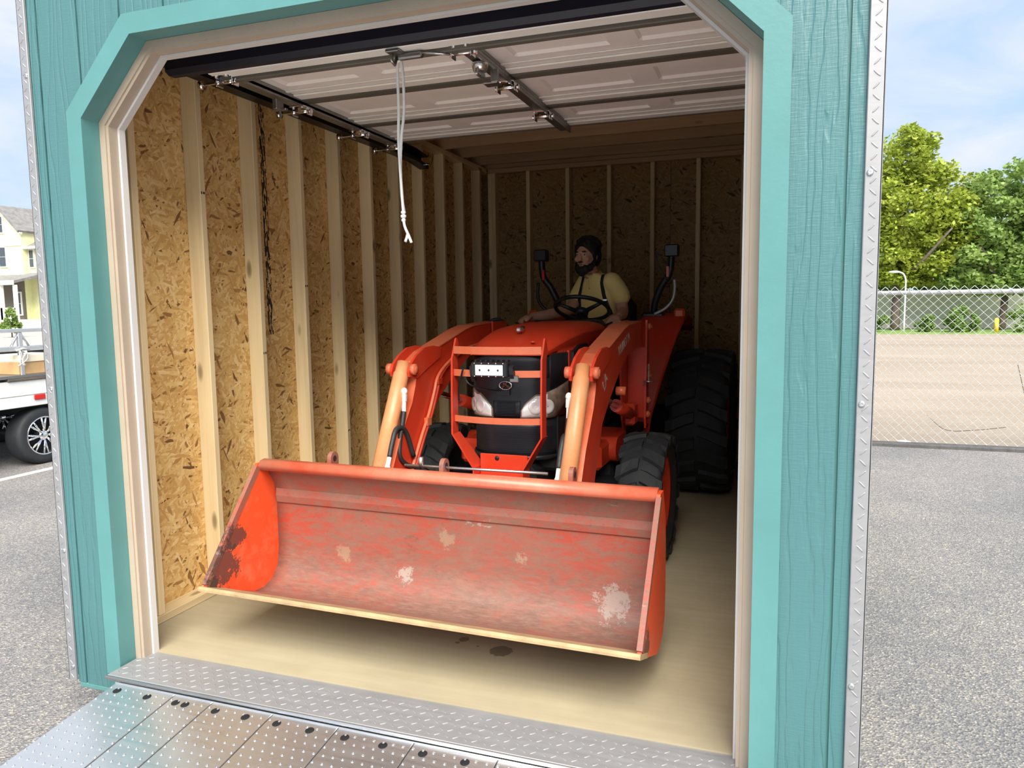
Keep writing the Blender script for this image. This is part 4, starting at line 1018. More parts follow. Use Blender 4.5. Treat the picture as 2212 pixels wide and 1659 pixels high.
# tyres
def tyre(name, x, y, R, W, rimR, nl, lugh, lug_w, parts):
    b = W / 2
    prof = [(-b * 0.72, rimR), (-b * 0.95, rimR + (R - rimR) * 0.30), (-b, rimR + (R - rimR) * 0.62), (-b * 0.94, R * 0.955), (-b * 0.80, R * 0.985), (0, R), (b * 0.80, R * 0.985), (b * 0.94, R * 0.955), (b, rimR + (R - rimR) * 0.62), (b * 0.95, rimR + (R - rimR) * 0.30), (b * 0.72, rimR)]
    t = part(name, MB().lathe(prof, (0, 0, 0), 0, 48), 'rubber', loc=(x, y, R + lugh))
    for s in (-1, 1):
        # one chevron lug: from just past the middle out over the shoulder
        cols = [(0.06 * b, 0.0, R * 0.999), (0.35 * b, 0.012, R * 0.996), (0.80 * b, 0.042, R * 0.985), (0.99 * b, 0.056, R * 0.955), (1.02 * b, 0.062, R * 0.86)]
        mb = MB(); top = []; bot = []
        for i, (xx, sc, rr) in enumerate(cols):
            w = lug_w * (0.85 + 0.25 * i / 4)
            hh = lugh if i < 4 else lugh * 0.3
            for d, h in ((-0.5, 0), (-0.36, hh), (0.36, hh), (0.5, 0)):
                a = (sc * (R / 0.345) ** 0.7 + d * w) / R
                ex = xx + (0.55 * hh if i >= 3 and h else 0)
                top.append((s * ex, -(rr + (h if i < 4 else 0)) * math.sin(a), (rr + (h if i < 4 else 0)) * math.cos(a)))
        fs = []
        for i in range(len(cols) - 1):
            for k in range(3): fs.append((i * 4 + k, i * 4 + k + 1, (i + 1) * 4 + k + 1, (i + 1) * 4 + k))
        fs += [(0, 1, 2, 3)]
        mb.add(top, fs)
        me = mb.mesh('tread_lug', M['rubber'])
        for k in range(nl):
            obj('tread_lug', me, None, t, rot=(2 * PI * (k + (0.5 if s > 0 else 0)) / nl, 0, 0))
    so = 1 if x > 0 else -1
    rp_ = [(so * b * 0.72, rimR), (so * b * 0.80, rimR + 0.012), (so * b * 0.74, rimR - 0.012), (so * b * 0.42, rimR - 0.03), (so * b * 0.30, rimR * 0.62), (so * b * 0.42, rimR * 0.5), (so * b * 0.42, 0.0)]
    part('wheel_rim', MB().lathe(rp_, (0, 0, 0), 0, 40), 'orange', t)
    part('wheel_rim_back', MB().lathe([(-so * b * 0.72, rimR), (-so * b * 0.4, rimR - 0.03), (-so * b * 0.4, 0.0)], (0, 0, 0), 0, 30), 'dark', t)
    bl = MB()
    for k in range(6):
        a = 2 * PI * k / 6; bl.cyl((so * b * 0.36, rimR * 0.40 * math.cos(a), rimR * 0.40 * math.sin(a)), (so * b * 0.48, rimR * 0.40 * math.cos(a), rimR * 0.40 * math.sin(a)), 0.013, 6)
    part('lug_nut', bl, 'galv', t)
    return t
for s in (-1, 1):
    tyre('front_tyre', s * 0.635, 0.54, 0.335, 0.235, 0.215, 15, 0.018, 0.092, None)
    tyre('rear_tyre', s * 0.755, 2.17, 0.515, 0.40, 0.285, 18, 0.026, 0.10, None)
    # fender: a curved sheet over the inner part of the rear tyre
    rows = []
    for i in range(19):
        a = math.radians(188 - i * 7.6); R_ = 0.60 + 0.10 * max(0, i - 6) / 12
        yy = 2.17 + R_ * math.cos(a); zz = 0.56 + (R_ + 0.06) * math.sin(a) * 1.10
        x1 = 0.45 + 0.17 * min(1, max(0, (zz - 0.6) / 0.7))
        rows.append([Vector((s * xx, yy, zz)) for xx in (0.30, 0.36, x1 - 0.02, x1)])
        if i > 0 or True: rows[-1][3].z -= 0.012
    fe = part('fender', MB().slab(rows, Vector((0, 0.01, -0.008))), 'orange')
    part('fender_side', MB().prism([(1.60, 0.56), (1.62, 0.80), (1.75, 1.05), (1.95, 1.22), (2.2, 1.27), (2.6, 1.2), (2.6, 0.9), (2.0, 0.56)], 0, s * 0.292, s * 0.30), 'orange', fe)
    fl_ = part('flasher_lamp', MB().bbox((s * 0.535, 2.06, 1.315), (s * 0.615, 2.12, 1.385), 0.015), 'orange_lens')
    part('flasher_stem', MB().cyl((s * 0.575, 2.1, 1.24), (s * 0.575, 2.1, 1.32), 0.012, 8), 'black', fl_)
    # folding roll bar post
    rb = part('roll_bar_post', MB().tube(smooth_path([(s * 0.375, 2.16, 0.95), (s * 0.375, 2.15, 1.30), (s * 0.385, 2.13, 1.43), (s * 0.44, 2.11, 1.56), (s * 0.495, 2.10, 1.64), (s * 0.51, 2.10, 1.74), (s * 0.512, 2.10, 1.85)], 4), 0.026, 10), 'black')
    part('top_bracket', MB().bbox((s * 0.462, 2.06, 1.77), (s * 0.565, 2.15, 1.86), 0.008), 'black', rb)
    part('warning_sticker', MB().bbox((s * 0.478, 2.064, 1.62), (s * 0.498, 2.071, 1.70), 0.001), 'red_lens', rb)
    part('base_bracket', MB().bbox((s * 0.29, 2.08, 1.22), (s * 0.46, 2.22, 1.36), 0.015), 'black', rb)
    part('grab_rail', MB().tube(smooth_path([(s * 0.535, 2.09, 1.60), (s * 0.54, 2.08, 1.53), (s * 0.525, 2.07, 1.45), (s * 0.47, 2.07, 1.385), (s * 0.39, 2.07, 1.345)], 5), 0.012, 8), 'grey_pipe' if s > 0 else 'black', rb)
part('wiring', MB().tube(smooth_path([(0.40, 2.05, 1.80), (0.43, 2.05, 1.70), (0.47, 2.05, 1.62), (0.50, 2.06, 1.56)], 4), 0.004, 6), 'black')
part('wiring', MB().tube(smooth_path([(0.395, 2.05, 1.82), (0.45, 2.05, 1.76), (0.50, 2.06, 1.70)], 4), 0.004, 6), 'black')
part('grab_hook', MB().tube(smooth_path([(0.425, 1.98, 1.245), (0.425, 1.96, 1.22), (0.425, 1.95, 1.13)], 4), 0.020, 10), 'hose')

# steering wheel, seat, controls
sw = part('steering_wheel', ring((0, 0, 0), 0.19, 0.0145, 2, 40, 10), 'black', loc=(-0.02, 1.52, 1.395), rot=(math.radians(-26), 0, 0))
for a in (90, 210, 330):
    r_ = math.radians(a); part('spoke', MB().tube([(0.02 * math.cos(r_), 0.02 * math.sin(r_), -0.03), (0.185 * math.cos(r_), 0.185 * math.sin(r_), 0)], [0.018, 0.011], 8), 'black', sw)
part('hub_cap', MB().lathe([(-0.05, 0.0), (-0.05, 0.045), (-0.01, 0.05), (0.0, 0.03), (0.0, 0.0)], (0, 0, 0), 2, 20), 'black', sw)
part('steering_column', MB().cyl((-0.02, 1.20, 1.10), (-0.02, 1.50, 1.36), 0.030, 14), 'black')
part('dashboard', MB().bbox((-0.24, 1.02, 1.24), (0.24, 1.20, 1.325), 0.03), 'black')
se = part('seat', MB().bbox((-0.25, 1.78, 0.96), (0.23, 2.22, 1.05), 0.035), 'black')
part('backrest', MB().bbox((-0.25, 2.16, 1.02), (0.23, 2.26, 1.46), 0.04), 'black', se)
part('seat_base', MB().bbox((-0.19, 1.80, 0.60), (0.19, 2.18, 0.96), 0.03), 'dark', se)
part('loader_joystick', MB().tube([(-0.48, 1.45, 1.00), (-0.475, 1.44, 1.30)], [0.011, 0.011], 8), 'black')
vb = part('loader_valve', MB().bbox((-0.56, 1.05, 1.17), (-0.44, 1.20, 1.28), 0.015), 'black')
part('valve_hose', MB().tube(smooth_path([(-0.52, 1.06, 1.26), (-0.51, 1.02, 1.32), (-0.46, 1.05, 1.33), (-0.42, 1.10, 1.27), (-0.40, 1.12, 1.20)], 5), 0.013, 8), 'hose', vb)
part('valve_hose', MB().tube(smooth_path([(-0.54, 1.05, 1.22), (-0.55, 1.0, 1.28), (-0.52, 0.99, 1.31), (-0.48, 1.02, 1.26)], 5), 0.013, 8), 'hose', vb)
part('throttle_lever', MB().tube([(0.12, 1.30, 1.20), (0.165, 1.50, 1.285), (0.185, 1.60, 1.30)], 0.008, 8), 'black')
# ------------------------------------------------------------------ the driver
from mathutils.bvhtree import BVHTree
PO = Vector((-0.02, 1.95, 1.052))
TRM = Matrix.Translation((-0.10, 1.5, 0.0)) @ Matrix.Rotation(math.radians(-1.46), 4, 'Z')
pw = TRM @ PO
PE = thing('person', 'bearded man in a yellow polo shirt and black suspenders sitting on the orange tractor', 'person', tuple(pw), math.radians(-1.46))
def remesh(mb, name, mat, voxel, smooth=4):
    me = mb.mesh(name + '_raw'); o = bpy.data.objects.new('tmp', me); COL.objects.link(o)
    r = o.modifiers.new('r', 'REMESH'); r.mode = 'VOXEL'; r.voxel_size = voxel; r.use_smooth_shade = True
    s_ = o.modifiers.new('s', 'SMOOTH'); s_.iterations = smooth; s_.factor = 0.5
    bpy.context.view_layer.update()
    out_ = bpy.data.meshes.new_from_object(o.evaluated_get(bpy.context.evaluated_depsgraph_get()))
    bpy.data.objects.remove(o); out_.name = name; out_.materials.clear(); out_.materials.append(M[mat])
    for p in out_.polygons: p.use_smooth = True
    return out_
def P_(x, y, z): return Vector((x, y, z)) - PO
def limb(mb, pts, rs, n=14):
    pts = [Vector(p) for p in pts]
    mb.tube(smooth_path(pts, 4), [rs[min(i // 4, len(rs) - 1)] * (1 - (i % 4) / 4) + rs[min(i // 4 + 1, len(rs) - 1)] * ((i % 4) / 4) for i in range((len(pts) - 1) * 4 + 1)], n)
    for p, r in zip(pts, rs): mb.ell(p, (r, r, r), 12, 8)
def loft(mb, secs, n=24, tw=-34):
    rows = []
    for (cx_, cy_, cz_, a, b) in secs:
        th_ = math.radians(tw) * min(1.0, max(0.0, (cz_ - 1.05) / 0.35)); row = []
        for k in range(n):
            t = 2 * PI * k / n
            ex = a * math.copysign(abs(math.cos(t)) ** 0.85, math.cos(t)); ey = b * math.copysign(abs(math.sin(t)) ** 0.85, math.sin(t))
            row.append(P_(cx_ + ex * math.cos(th_) - ey * math.sin(th_), cy_ + ex * math.sin(th_) + ey * math.cos(th_), cz_))
        rows.append(row)
    mb.grid(rows, True, True, True)
HC = P_(-0.078, 1.855, 1.785)
HM = Matrix.Translation(HC) @ Matrix.Rotation(math.radians(-13), 4, 'Z') @ Matrix.Rotation(math.radians(4), 4, 'X')
def hand(mb, wrist, d, palmn, side):
    """palm, four fingers of unequal length curled round a grip, and a thumb leaving the side of the palm"""
    d = Vector(d).normalized(); nrm = Vector(palmn).normalized(); across = d.cross(nrm).normalized() * side
    w = Vector(wrist)
    for k in range(4):
        t = (k - 1.5) * 0.019
        base = w + d * 0.075 + across * t
        mb.tube([w + d * 0.005 + across * t * 0.6, base], [0.015, 0.0135], 8)
        L = (0.040, 0.045, 0.042, 0.033)[k]
        p1 = base + d * L * 0.75 + nrm * L * 0.45
        p2 = p1 + d * L * 0.10 + nrm * L * 0.72
        p3 = p2 - d * L * 0.40 + nrm * L * 0.30
        mb.tube([base, p1, p2, p3], [0.0105, 0.0095, 0.0088, 0.007], 8)
        for q, r in ((base, 0.011), (p1, 0.0098), (p2, 0.009), (p3, 0.0072)): mb.ell(q, (r, r, r), 8, 6)
    tb = w + d * 0.022 - across * 0.026
    t1 = tb + d * 0.032 - across * 0.018 + nrm * 0.012; t2 = t1 + d * 0.028 + nrm * 0.016
    mb.tube([w + d * 0.005 - across * 0.012, tb, t1, t2], [0.015, 0.0135, 0.0115, 0.009], 8); mb.ell(t2, (0.009,) * 3, 8, 6); mb.ell(t1, (0.0115,) * 3, 8, 6)
    mb.ell(w + d * 0.04, (0.030, 0.036, 0.022), 12, 8)
body = MB()
loft(body, [(-0.015, 1.98, 1.02, 0.165, 0.12), (-0.015, 1.97, 1.12, 0.160, 0.12), (-0.010, 1.96, 1.25, 0.140, 0.108), (-0.006, 1.95, 1.42, 0.150, 0.108), (-0.006, 1.95, 1.55, 0.153, 0.096), (-0.02, 1.94, 1.62, 0.125, 0.075), (-0.045, 1.92, 1.66, 0.062, 0.06)])
limb(body, [P_(-0.045, 1.925, 1.62), P_(-0.072, 1.89, 1.72)], [0.058, 0.054])
body.ell((0, 0, 0), (0.074, 0.094, 0.108), 20, 14, HM)
body.ell((0, -0.022, -0.065), (0.054, 0.068, 0.052), 16, 10, HM)
body.ell((0, -0.098, -0.010), (0.0125, 0.016, 0.026), 10, 8, HM); body.ell((0, -0.105, -0.026), (0.017, 0.014, 0.012), 10, 8, HM)
body.ell((0, -0.084, 0.030), (0.050, 0.014, 0.011), 12, 8, HM)
for s in (-1, 1):
    body.ell((s * 0.075, 0.008, -0.008), (0.010, 0.020, 0.032), 10, 8, HM)
    body.ell((s * 0.042, -0.070, -0.022), (0.022, 0.020, 0.020), 10, 8, HM)
body.ell((0, -0.087, -0.060), (0.024, 0.012, 0.012), 10, 8, HM)
limb(body, [P_(0.110, 1.868, 1.575), P_(0.172, 1.858, 1.47), P_(0.200, 1.84, 1.375)], [0.054, 0.050, 0.043])
limb(body, [P_(0.200, 1.84, 1.375), P_(0.214, 1.76, 1.350), P_(0.208, 1.675, 1.338)], [0.043, 0.039, 0.028])
hand(body, P_(0.208, 1.675, 1.338), (-0.16, -0.9, -0.26), (-0.5, 0.1, -0.8), 1)
limb(body, [P_(-0.127, 2.020, 1.572), P_(-0.175, 1.98, 1.47), P_(-0.215, 1.88, 1.390)], [0.052, 0.049, 0.043])
limb(body, [P_(-0.215, 1.88, 1.390), P_(-0.315, 1.70, 1.355), P_(-0.41, 1.555, 1.340)], [0.043, 0.040, 0.029])
hand(body, P_(-0.41, 1.555, 1.340), (-0.55, -0.80, -0.12), (0.2, -0.1, -1.0), -1)
for s in (-1, 1):
    limb(body, [P_(-0.015 + s * 0.09, 1.95, 1.10), P_(-0.015 + s * 0.14, 1.68, 1.11), P_(-0.015 + s * 0.165, 1.50, 1.07)], [0.085, 0.075, 0.058])
    limb(body, [P_(-0.015 + s * 0.165, 1.50, 1.07), P_(-0.015 + s * 0.18, 1.44, 0.88), P_(-0.015 + s * 0.19, 1.40, 0.70)], [0.058, 0.052, 0.038])
    limb(body, [P_(-0.015 + s * 0.19, 1.41, 0.665), P_(-0.015 + s * 0.20, 1.27, 0.632)], [0.038, 0.028])
bo_ = obj('body', remesh(body, 'body', 'skin', 0.0062, 3), None, PE)
sh = MB()
loft(sh, [(-0.010, 1.975, 1.09, 0.168, 0.130), (-0.010, 1.97, 1.16, 0.162, 0.130), (-0.008, 1.96, 1.28, 0.154, 0.122), (-0.006, 1.95, 1.42, 0.164, 0.121), (-0.006, 1.95, 1.55, 0.166, 0.108), (-0.02, 1.94, 1.625, 0.132, 0.084), (-0.040, 1.927, 1.655, 0.074, 0.068)])
limb(sh, [P_(0.110, 1.868, 1.586), P_(0.160, 1.864, 1.52), P_(0.181, 1.858, 1.478)], [0.074, 0.072, 0.071])
limb(sh, [P_(-0.127, 2.020, 1.586), P_(-0.160, 1.995, 1.52), P_(-0.180, 1.972, 1.478)], [0.074, 0.072, 0.070])
shm = remesh(sh, 'shirt', 'shirt', 0.009, 3)
sho = obj('shirt', shm, None, PE)
co = MB(); rows = []
for k in range(25):
    a = 2 * PI * k / 24 - PI / 2 + 0.001
    g = 0.014 if k in (0, 24) else 0.0
    rows.append([P_(-0.048 + 0.066 * math.cos(a), 1.925 + 0.064 * math.sin(a), 1.645 + 0.012 * math.sin(a) - g), P_(-0.050 + 0.062 * math.cos(a), 1.920 + 0.060 * math.sin(a), 1.678 + 0.014 * math.sin(a)), P_(-0.050 + 0.082 * math.cos(a), 1.918 + 0.080 * math.sin(a), 1.648 + 0.018 * math.sin(a) - g)])
co.grid(rows, True); obj('collar', co, 'shirt', sho)
bvh = BVHTree.FromPolygons([v.co.copy() for v in shm.vertices], [tuple(p.vertices) for p in shm.polygons])
def ribbon(pts, w, mat, name):
    rows = []
    for i in range(len(pts) - 1):
        for q in range(6):
            t = q / 6; x = pts[i][0] * (1 - t) + pts[i + 1][0] * t; z = pts[i][1] * (1 - t) + pts[i + 1][1] * t
            row = []
            for dx in (-w / 2, 0, w / 2):
                h = bvh.ray_cast(P_(x + dx, 1.2, z), Vector((0, 1, 0)))
                if h[0] is not None: row.append(h[0] + h[1] * 0.004)
            if len(row) == 3: rows.append(row)
    if len(rows) > 1: obj(name, MB().slab(rows, Vector((0, 0.003, 0))), mat, sho)
ribbon([(0.052, 1.640), (0.048, 1.58), (0.066, 1.48), (0.10, 1.38), (0.125, 1.28)], 0.026, 'strap', 'suspender')
ribbon([(-0.112, 1.635), (-0.130, 1.58), (-0.150, 1.48), (-0.14, 1.38), (-0.12, 1.28)], 0.026, 'strap', 'suspender')
ribbon([(-0.052, 1.625), (-0.046, 1.52)], 0.020, 'shirt', 'button_placket')
h = bvh.ray_cast(P_(0.074, 1.2, 1.455), Vector((0, 1, 0)))[0]
if h is not None: obj('suspender_clip', MB().bbox(tuple(h + Vector((-0.016, -0.008, -0.007))), tuple(h + Vector((0.016, 0.0, 0.007))), 0.002), 'steel', sho)
tr_ = MB()
loft(tr_, [(-0.015, 1.985, 0.995, 0.172, 0.135), (-0.015, 1.98, 1.08, 0.178, 0.136), (-0.015, 1.97, 1.15, 0.172, 0.130)])
for s in (-1, 1):
    limb(tr_, [P_(-0.015 + s * 0.09, 1.95, 1.10), P_(-0.015 + s * 0.14, 1.68, 1.11), P_(-0.015 + s * 0.165, 1.50, 1.07)], [0.094, 0.085, 0.070])
    limb(tr_, [P_(-0.015 + s * 0.165, 1.50, 1.07), P_(-0.015 + s * 0.18, 1.44, 0.88), P_(-0.015 + s * 0.19, 1.405, 0.70)], [0.070, 0.065, 0.056])
obj('trousers', remesh(tr_, 'trousers', 'trousers', 0.011, 3), None, PE)
for s in (-1, 1):
    bt = MB(); limb(bt, [P_(-0.015 + s * 0.19, 1.425, 0.655), P_(-0.015 + s * 0.20, 1.28, 0.637)], [0.046, 0.036]); obj('boot', bt, 'strap', PE)
hr_ = MB()
hr_.ell((0, 0.026, 0.044), (0.098, 0.102, 0.094), 20, 14, HM); hr_.ell((0, 0.055, -0.005), (0.092, 0.078, 0.098), 18, 12, HM)
random.seed(11)
for k in range(60):
    a = random.uniform(0, 2 * PI); e = random.uniform(0.15, 1.4)
    hr_.ell((0.094 * math.cos(a) * math.cos(e), 0.030 + 0.098 * math.sin(a) * math.cos(e), 0.048 + 0.090 * math.sin(e)), (0.018, 0.018, 0.016), 8, 6, HM)
for s in (-1, 1): hr_.ell((s * 0.074, -0.012, 0.005), (0.012, 0.026, 0.042), 10, 8, HM)
obj('hair', remesh(hr_, 'hair', 'hair', 0.006, 2), None, PE)
bd = MB()
for s in (-1, 1):
    for (x, y, z, r) in ((0.070, -0.006, -0.030, 0.015), (0.066, -0.018, -0.060, 0.021), (0.052, -0.045, -0.086, 0.025), (0.030, -0.070, -0.100, 0.027), (0.030, -0.088, -0.078, 0.013)): bd.ell((s * x, y, z), (r, r, r * 1.2), 10, 8, HM)
bd.ell((0, -0.082, -0.108), (0.034, 0.026, 0.036), 12, 8, HM); bd.ell((0, -0.080, -0.130), (0.026, 0.022, 0.022), 12, 8, HM)
bd.ell((0, -0.098, -0.044), (0.026, 0.008, 0.0065), 10, 8, HM)
obj('beard', remesh(bd, 'beard', 'hair', 0.005, 2), None, PE)
lp_ = MB(); lp_.ell((0, -0.100, -0.060), (0.020, 0.007, 0.006), 12, 8, HM); obj('lips', lp_, 'lips', PE)
for s in (-1, 1):
    ey = obj('eye', MB().ell((s * 0.031, -0.0815, 0.008), (0.0125, 0.0095, 0.0065), 12, 8, HM), 'eye', PE)
    obj('iris', MB().ell((s * 0.031, -0.0885, 0.008), (0.0055, 0.004, 0.0055), 10, 8, HM), 'iris', ey)
    obj('eyebrow', MB().ell((s * 0.032, -0.0955, 0.030), (0.020, 0.006, 0.005), 12, 8, HM), 'hair', PE)

# ------------------------------------------------------------------ chain link fence on the right
FZ = GZ + 0.045; FYF = 7.50
fc = thing('chain_link_fence', 'galvanised chain link fence standing on a low curb between asphalt and gravel', 'fence', (2.0, FYF, FZ))
FL = 7.0; HT = 1.785 
for k in range(4):
    if k == 0: continue
    x = 2.36 + (k - 1) * 3.0
    pb = MB().cyl((x - 2.0, 0.035, -0.02), (x - 2.0, 0.035, HT + 0.02), 0.03, 12); pb.ell((x - 2.0, 0.035, HT + 0.02), (0.033, 0.033, 0.03), 12, 8)
    obj('post', pb, 'galv' if k > 1 else 'bark', fc) if k > 1 else obj('post', MB().cyl((0.300, 0.035, -0.02), (0.300, 0.035, HT), 0.03, 12), 'galv', fc)
obj('top_rail', MB().cyl((-0.2, 0.030, HT - 0.045), (FL, 0.030, HT - 0.045), 0.026, 12), 'zinc', fc)
wm = MB(); pw_ = 0.100; nW = int((FL + 0.2) / (pw_ / 1)); rows_n = int(HT / (pw_ / 2))
for i in range(nW):
    x0 = -0.2 + i * pw_
    pts = [(x0 + (pw_ / 2) * (1 if (j + 0) % 2 else 0), -0.004 if j % 2 else 0.004, 0.01 + j * pw_ / 2) for j in range(rows_n + 2)]
    wm.tube(pts, 0.0034, 4, False)
    pts = [(x0 - (pw_ / 2) * (1 if j % 2 else 0), 0.004 if j % 2 else -0.004, 0.01 + j * pw_ / 2) for j in range(rows_n + 2)]
    wm.tube(pts, 0.0034, 4, False)
q = obj('wire_mesh', wm, 'zinc', fc); q['kind'] = 'stuff'
random.seed(3)
tg = MB()
tg.tube(smooth_path([(0.9, 0.05, 0.35), (0.95, 0.03, 0.30), (1.12, 0.02, 0.18), (1.45, 0.03, 0.20), (1.7, 0.03, 0.24)], 4), 0.004, 5); tg.tube([(1.78, 0.03, 0.95), (1.86, 0.03, 0.62), (1.93, 0.03, 0.22)], 0.004, 5)
o = obj('dry_twig', tg, 'bark', None, loc=(2.0, FYF + 0.06, FZ - 0.03)); o['label'] = 'thin dry vine stems caught behind the chain link fence near the gravel'; o['category'] = 'twig'
lt = MB().grid([[Vector((0, 0, 0.004)), Vector((0.03, 0.06, 0.02))], [Vector((0.09, -0.01, 0.012)), Vector((0.10, 0.05, 0.03))], [Vector((0.17, 0.0, 0.004)), Vector((0.16, 0.05, 0.012))]], False)
o = obj('paper_scrap', MB().slab([[Vector((0, 0, 0.004)), Vector((0.03, 0.06, 0.02))], [Vector((0.09, -0.01, 0.012)), Vector((0.10, 0.05, 0.03))], [Vector((0.17, 0.0, 0.004)), Vector((0.16, 0.05, 0.012))]], Vector((0, 0, 0.002)), False), 'white_metal', None, loc=(2.60, FYF + 0.14, GZ + 0.012)); o['label'] = 'small white paper scrap lying on the gravel behind the fence'; o['category'] = 'litter'

# ------------------------------------------------------------------ trees, bushes and far things on the right
def leaves(mb, c, r, n, size, rnd):
    for _ in range(n):
        while True:
            p = Vector((rnd.uniform(-1, 1), rnd.uniform(-1, 1), rnd.uniform(-1, 1)))
            if 0.30 < p.length < 1: break
        p = Vector((p.x * r[0], p.y * r[1], p.z * r[2])) + Vector(c)
        a = Vector((rnd.gauss(0, 1), rnd.gauss(0, 1), rnd.gauss(0, 0.5))).normalized(); b = a.cross(Vector((rnd.gauss(0, 1), rnd.gauss(0, 1), rnd.gauss(0, 1)))).normalized()
        s = size * rnd.uniform(0.6, 1.3)
        mb.add([p - a * s, p + b * s * 0.6 - Vector((0, 0, s * 0.15)), p + a * s, p - b * s * 0.6 - Vector((0, 0, s * 0.15))], [(0, 1, 2), (0, 2, 3)])
def tree(name, label, loc, blobs, trunk, mat, per, size, seed, cat='tree', group=None, branches=()):
    rnd = random.Random(seed)
    t = thing(name, label, cat, loc, 0, group)
    mb = MB()
    for (x, y, z, rx, ry, rz) in blobs:
        # small clumps over each bough give the crown its lumpy outline
        m_ = max(5, int(per / 75))
        for _ in range(m_):
            u = Vector((rnd.gauss(0, 1), rnd.gauss(0, 1), rnd.gauss(0, 1))).normalized() * rnd.uniform(0.45, 0.95)
            q = (x + u.x * rx, y + u.y * ry, z + u.z * rz); k_ = rnd.uniform(0.26, 0.42)
            leaves(mb, q, (rx * k_, ry * k_, rz * k_), 135, size, rnd)
    f = obj('foliage', mb, mat, t); f['kind'] = 'stuff'
    if trunk:
        obj('trunk', MB().tube(smooth_path([Vector(p) for p in trunk[0]], 4), [trunk[1] * (1 - 0.55 * i / (4 * (len(trunk[0]) - 1))) for i in range(4 * (len(trunk[0]) - 1) + 1)], 10), 'bark', t)
        for br_ in branches: obj('branch', MB().tube(smooth_path([Vector(p) for p in br_], 4), [0.14 * (1 - 0.7 * i / (4 * (len(br_) - 1))) for i in range(4 * (len(br_) - 1) + 1)], 8), 'bark', t)
    return t
G2 = GZ + 0.03
tree('maple_tree', 'tall yellow green maple tree with a broad crown beyond the gravel lot', (7.3, 44, G2),
     [(0.7, 0, 9.3, 1.5, 1.6, 1.6), (-0.6, 0.2, 7.8, 2.0, 2.0, 1.8), (1.8, -0.3, 7.4, 2.0, 1.9, 1.7), (-1.8, 0, 5.8, 2.2, 2.0, 1.6), (0.4, -0.8, 6.0, 2.3, 1.8, 1.7), (2.8, 0.2, 5.7, 1.9, 1.8, 1.5), (-0.8, -0.4, 4.2, 2.1, 1.7, 1.1), (2.0, -0.3, 4.0, 2.1, 1.7, 1.3), (3.2, 0.3, 6.7, 1.0, 1.0, 0.9), (0.3, -0.2, 2.9, 1.8, 1.3, 0.8)],
     ([(0.2, 0, 0), (0.25, 0, 2.2), (0.3, 0, 4.5), (0.5, 0, 8.0)], 0.26), 'maple', 1900, 0.125, 21,
     branches=[[(0.25, 0, 2.4), (1.1, -1.6, 3.6), (2.4, -2.0, 5.3)], [(0.25, 0, 2.2), (-1.1, -0.4, 3.8), (-2.0, 0, 5.6)]])
tree('leafy_tree', 'lighter green broad leaved tree standing right of the tall maple', (12.6, 44, G2),
     [(-0.2, 0, 7.3, 1.9, 1.8, 1.5), (-1.9, 0, 6.2, 1.6, 1.7, 1.5), (1.6, 0, 6.2, 2.0, 1.8, 1.6), (-1.4, -0.6, 4.4, 1.7, 1.6, 1.3), (0.7, -0.5, 4.6, 1.9, 1.7, 1.5), (-1.9, -0.5, 2.9, 1.5, 1.3, 1.0), (0.4, -0.8, 2.8, 1.9, 1.4, 1.2), (2.4, -0.4, 3.4, 1.8, 1.6, 1.4)],
     ([(0, 0, 0), (0.1, 0, 2.5), (0, 0, 5.5)], 0.20), 'green', 1700, 0.14, 33, branches=[[(0.05, 0, 1.8), (-0.9, -1.0, 3.4), (-1.8, -1.2, 5.2)]])
tree('back_tree', 'dark green tree filling the gap behind the two front trees', (9.8, 50, G2),
     [(-3.0, 0, 5.0, 2.6, 1.6, 2.2), (0.0, 0, 5.2, 2.6, 1.6, 2.2), (3.5, 0, 5.4, 2.8, 1.6, 2.2), (-2.0, 0, 2.8, 3.0, 1.5, 1.6), (2.0, 0, 2.8, 3.0, 1.5, 1.6)],
     ([(0, 0, 0), (0, 0, 4)], 0.25), 'green', 1500, 0.17, 41)
for i, (x, y, rx, rz, lb) in enumerate(((5.7, 41.0, 1.1, 0.75, 'dark low bush under the maple, next to the shed corner'), (8.55, 41.4, 0.40, 0.5, 'dark low bush below the maple trunk behind the fence wire'),
                                       (10.15, 41.2, 0.75, 0.95, 'rounded dark bush beside the yellow post'), (13.4, 41.0, 1.3, 1.0, 'pale green bush right of the yellow post'))):
    tree('bush', lb, (x, y, G2), [(0, 0, rz * 0.8, rx, 0.8, rz), (rx * 0.5, 0.2, rz * 0.5, rx * 0.7, 0.7, rz * 0.7), (-rx * 0.5, 0, rz * 0.5, rx * 0.7, 0.7, rz * 0.7)], ([(0, 0, 0), (0, 0, 0.5)], 0.05), 'bush' if i < 3 else 'green', 560, 0.085, 50 + i, 'bush', 'bushes along the grass strip')
gw = thing('garden_wall', 'long pale rendered wall behind the bushes across the gravel lot', 'wall', (5, 46.5, G2))
obj('wall_face', MB().bbox((0, 0, 0), (13, 0.3, 1.95), 0.02), 'pale_wall', gw); obj('coping', MB().bbox((-0.05, -0.05, 1.9505), (13.05, 0.35, 2.05), 0.02), 'trim_white', gw)
yp = thing('bollard', 'short yellow post on the grass edge beyond the gravel', 'post', (11.55, 40.6, G2))
obj('post', MB().tube([(0, 0, 0), (0, 0, 0.66)], 0.10, 14), 'yellow_post', yp); obj('cap', MB().ell((0, 0, 0.66), (0.10, 0.10, 0.06), 14, 6), 'yellow_post', yp)
sl = thing('street_lamp', 'slim pale street lamp with a drooping head in front of the maple', 'lamp', (7.55, 41.2, G2))
